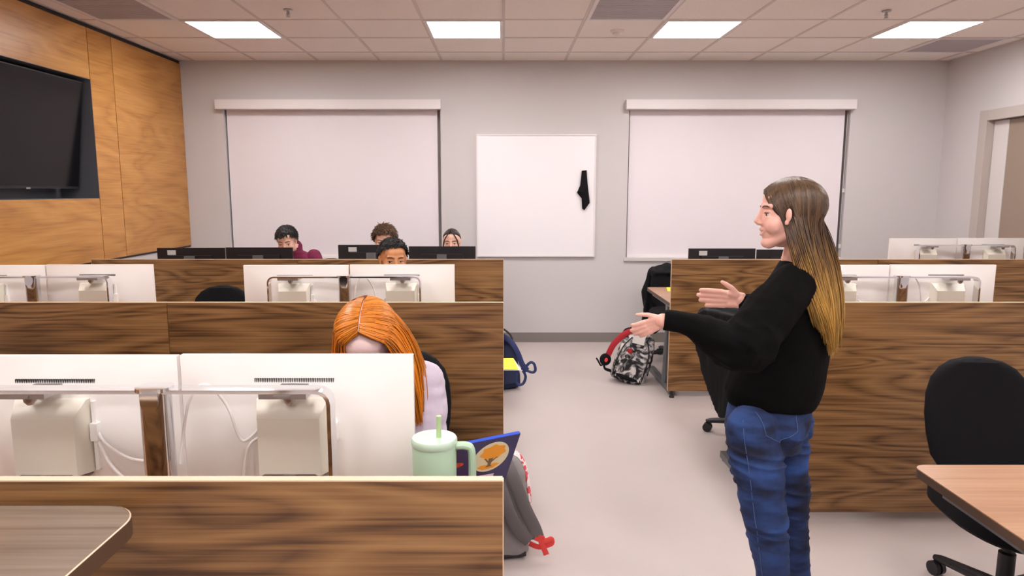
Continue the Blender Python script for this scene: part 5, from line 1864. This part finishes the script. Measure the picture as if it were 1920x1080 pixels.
# black and white one under the rear right table
loc = (1.02, 5.56, 0.0)
G, m = pack_frame(loc, R(-18), R(-6), R(17))
ip = thing('backpack', 'black, white and red backpack slumped by the rear right desk leg', 'backpack', loc)
obj_mesh('body', pack_body(G, m, 0.30, 0.20, 0.43, seed=14), 'ink', ip)
b = NB()
ol = [(-0.095, 0.03), (0.105, 0.03), (0.11, 0.16), (0.06, 0.20), (-0.06, 0.20), (-0.10, 0.16)]
extrude(b, [G(x, -0.093, z) for x, z in ol], m @ Vector((0, -0.028, 0))); obj('front_pocket', b, 'ink', ip, bevel=0.009, seg=3)
b = NB(); ball(b, G(-0.045, -0.105, 0.245), (0.047, 0.02, 0.052), m, 20, 12); obj('round_pouch', b, 'ink', ip, smooth=True)
b = NB(); tube(b, spline([G(-0.09, -0.118, 0.235), G(-0.075, -0.122, 0.285), G(-0.03, -0.122, 0.30), G(0.0, -0.12, 0.27)], 6), 0.004, 8); obj('pouch_piping', b, 'dark', ip, smooth=True)
b = NB(); ball(b, G(-0.045, -0.127, 0.265), (0.022, 0.006, 0.02), m, 14, 8); obj('red_pouch_flap', b, 'crimson', ip, smooth=True)
for xx, z1 in ((-0.12, 0.37), (0.118, 0.37)):
    b = NB(); tube(b, spline([G(xx, -0.075, 0.02), G(xx * 1.02, -0.09, 0.15), G(xx * 0.9, -0.09, 0.28), G(xx * 0.55, -0.07, z1)], 6), 0.0055, 8); obj('edge_piping', b, 'dark', ip, smooth=True)
b = NB(); tube(b, spline([G(-0.11, -0.10, 0.05), G(0.0, -0.125, 0.045), G(0.11, -0.10, 0.05)], 6), 0.016, 10); tube(b, [G(-0.12, -0.05, 0.018), G(0.13, -0.05, 0.018)], 0.018, 10); obj('black_base', b, 'blackfab', ip, smooth=True)
b = NB(); tube(b, spline([G(-0.06, -0.03, 0.43), G(-0.135, -0.04, 0.37), G(-0.19, -0.05, 0.26), G(-0.205, -0.05, 0.16)], 6), 0.008, 10, wide=3.2, ref=m @ Vector((-0.2, -1, 0))); obj('shoulder_strap', b, 'crimson', ip, smooth=True)
b = NB(); tube(b, spline([G(-0.05, 0.01, 0.45), G(-0.14, 0.02, 0.40), G(-0.15, 0.02, 0.33)], 6), 0.012, 10, wide=1.8); obj('far_strap', b, 'blackfab', ip, smooth=True)
b = NB(); ball(b, G(-0.215, -0.05, 0.115), (0.048, 0.03, 0.052), m, 20, 12); obj('strap_pod', b, 'blackfab', ip, smooth=True)
b = NB(); ball(b, G(-0.205, -0.078, 0.118), (0.014, 0.004, 0.018), m, 12, 8); obj('pod_badge', b, 'redweb', ip, smooth=True)
b = NB(); tube(b, spline([G(-0.21, -0.06, 0.07), G(-0.19, -0.07, 0.045), G(-0.14, -0.09, 0.05)], 5), 0.009, 8, wide=2); tube(b, spline([G(-0.22, -0.05, 0.07), G(-0.235, -0.05, 0.055), G(-0.27, -0.05, 0.085), G(-0.29, -0.05, 0.10)], 5), 0.006, 8, wide=1.8)
obj('webbing', b, 'blackfab', ip, smooth=True)
b = NB(); obox(b, G(-0.01, -0.085, 0.385), m @ Vector((1, 0, 0.1)), m @ Vector((0, 1, 0.15)), m @ Vector((-0.1, -0.15, 1)), 0.048, 0.005, 0.052); obj('white_towel', b, 'paper', ip, bevel=0.004)
b = NB(); obox(b, G(-0.005, -0.075, 0.445), m @ Vector((1, 0, -0.35)), m @ Vector((0, 1, 0)), m @ Vector((0.35, 0, 1)), 0.026, 0.008, 0.058); obj('red_grab_handle', b, 'redweb', ip, bevel=0.006)

# navy one under the rear left desk
loc = (0.005, 5.36, 0.0)
G, m = pack_frame(loc, R(10), R(-8), R(-5))
npk = thing('backpack', 'navy blue backpack with looped straps at the end of the rear left desk', 'backpack', loc)
obj_mesh('body', pack_body(G, m, 0.27, 0.18, 0.43, seed=24), 'navy', npk)
b = NB(); extrude(b, [G(x, -0.085, z) for x, z in ((-0.09, 0.04), (0.09, 0.04), (0.09, 0.2), (-0.09, 0.2))], m @ Vector((0, -0.028, 0))); obj('front_pocket', b, 'navy', npk, bevel=0.01, seg=3)
b = NB(); tube(b, spline([G(0.02, -0.06, 0.42), G(0.085, -0.09, 0.36), G(0.125, -0.10, 0.27), G(0.15, -0.10, 0.18), G(0.185, -0.10, 0.125)], 6), 0.008, 10, wide=3.0, ref=m @ Vector((0.4, -1, 0))); obj('shoulder_strap', b, 'navystrap', npk, smooth=True)
b = NB(); tube(b, spline([G(-0.04, -0.05, 0.42), G(0.02, -0.05, 0.475), G(0.08, -0.06, 0.43), G(0.10, -0.07, 0.38)], 6), 0.007, 8, wide=1.6); obj('haul_loop', b, 'dark', npk, smooth=True)
b = NB(); tube(b, spline([G(0.17, -0.10, 0.15), G(0.215, -0.10, 0.185), G(0.245, -0.10, 0.17), G(0.25, -0.10, 0.12), G(0.225, -0.10, 0.105), G(0.18, -0.10, 0.125), G(0.14, -0.10, 0.15)], 6), 0.0035, 8, wide=3.2, ref=m @ Vector((0, -1, 0.5))); obj('webbing_loop', b, 'navystrap', npk, smooth=True)
b = NB(); tube(b, spline([G(0.10, -0.10, 0.12), G(0.085, -0.11, 0.06), G(0.10, -0.115, 0.025), G(0.14, -0.11, 0.03), G(0.165, -0.105, 0.08), G(0.15, -0.10, 0.13)], 6), 0.0035, 8, wide=3.2, ref=m @ Vector((0, -1, 0.5))); obj('webbing_loop', b, 'navystrap', npk, smooth=True)
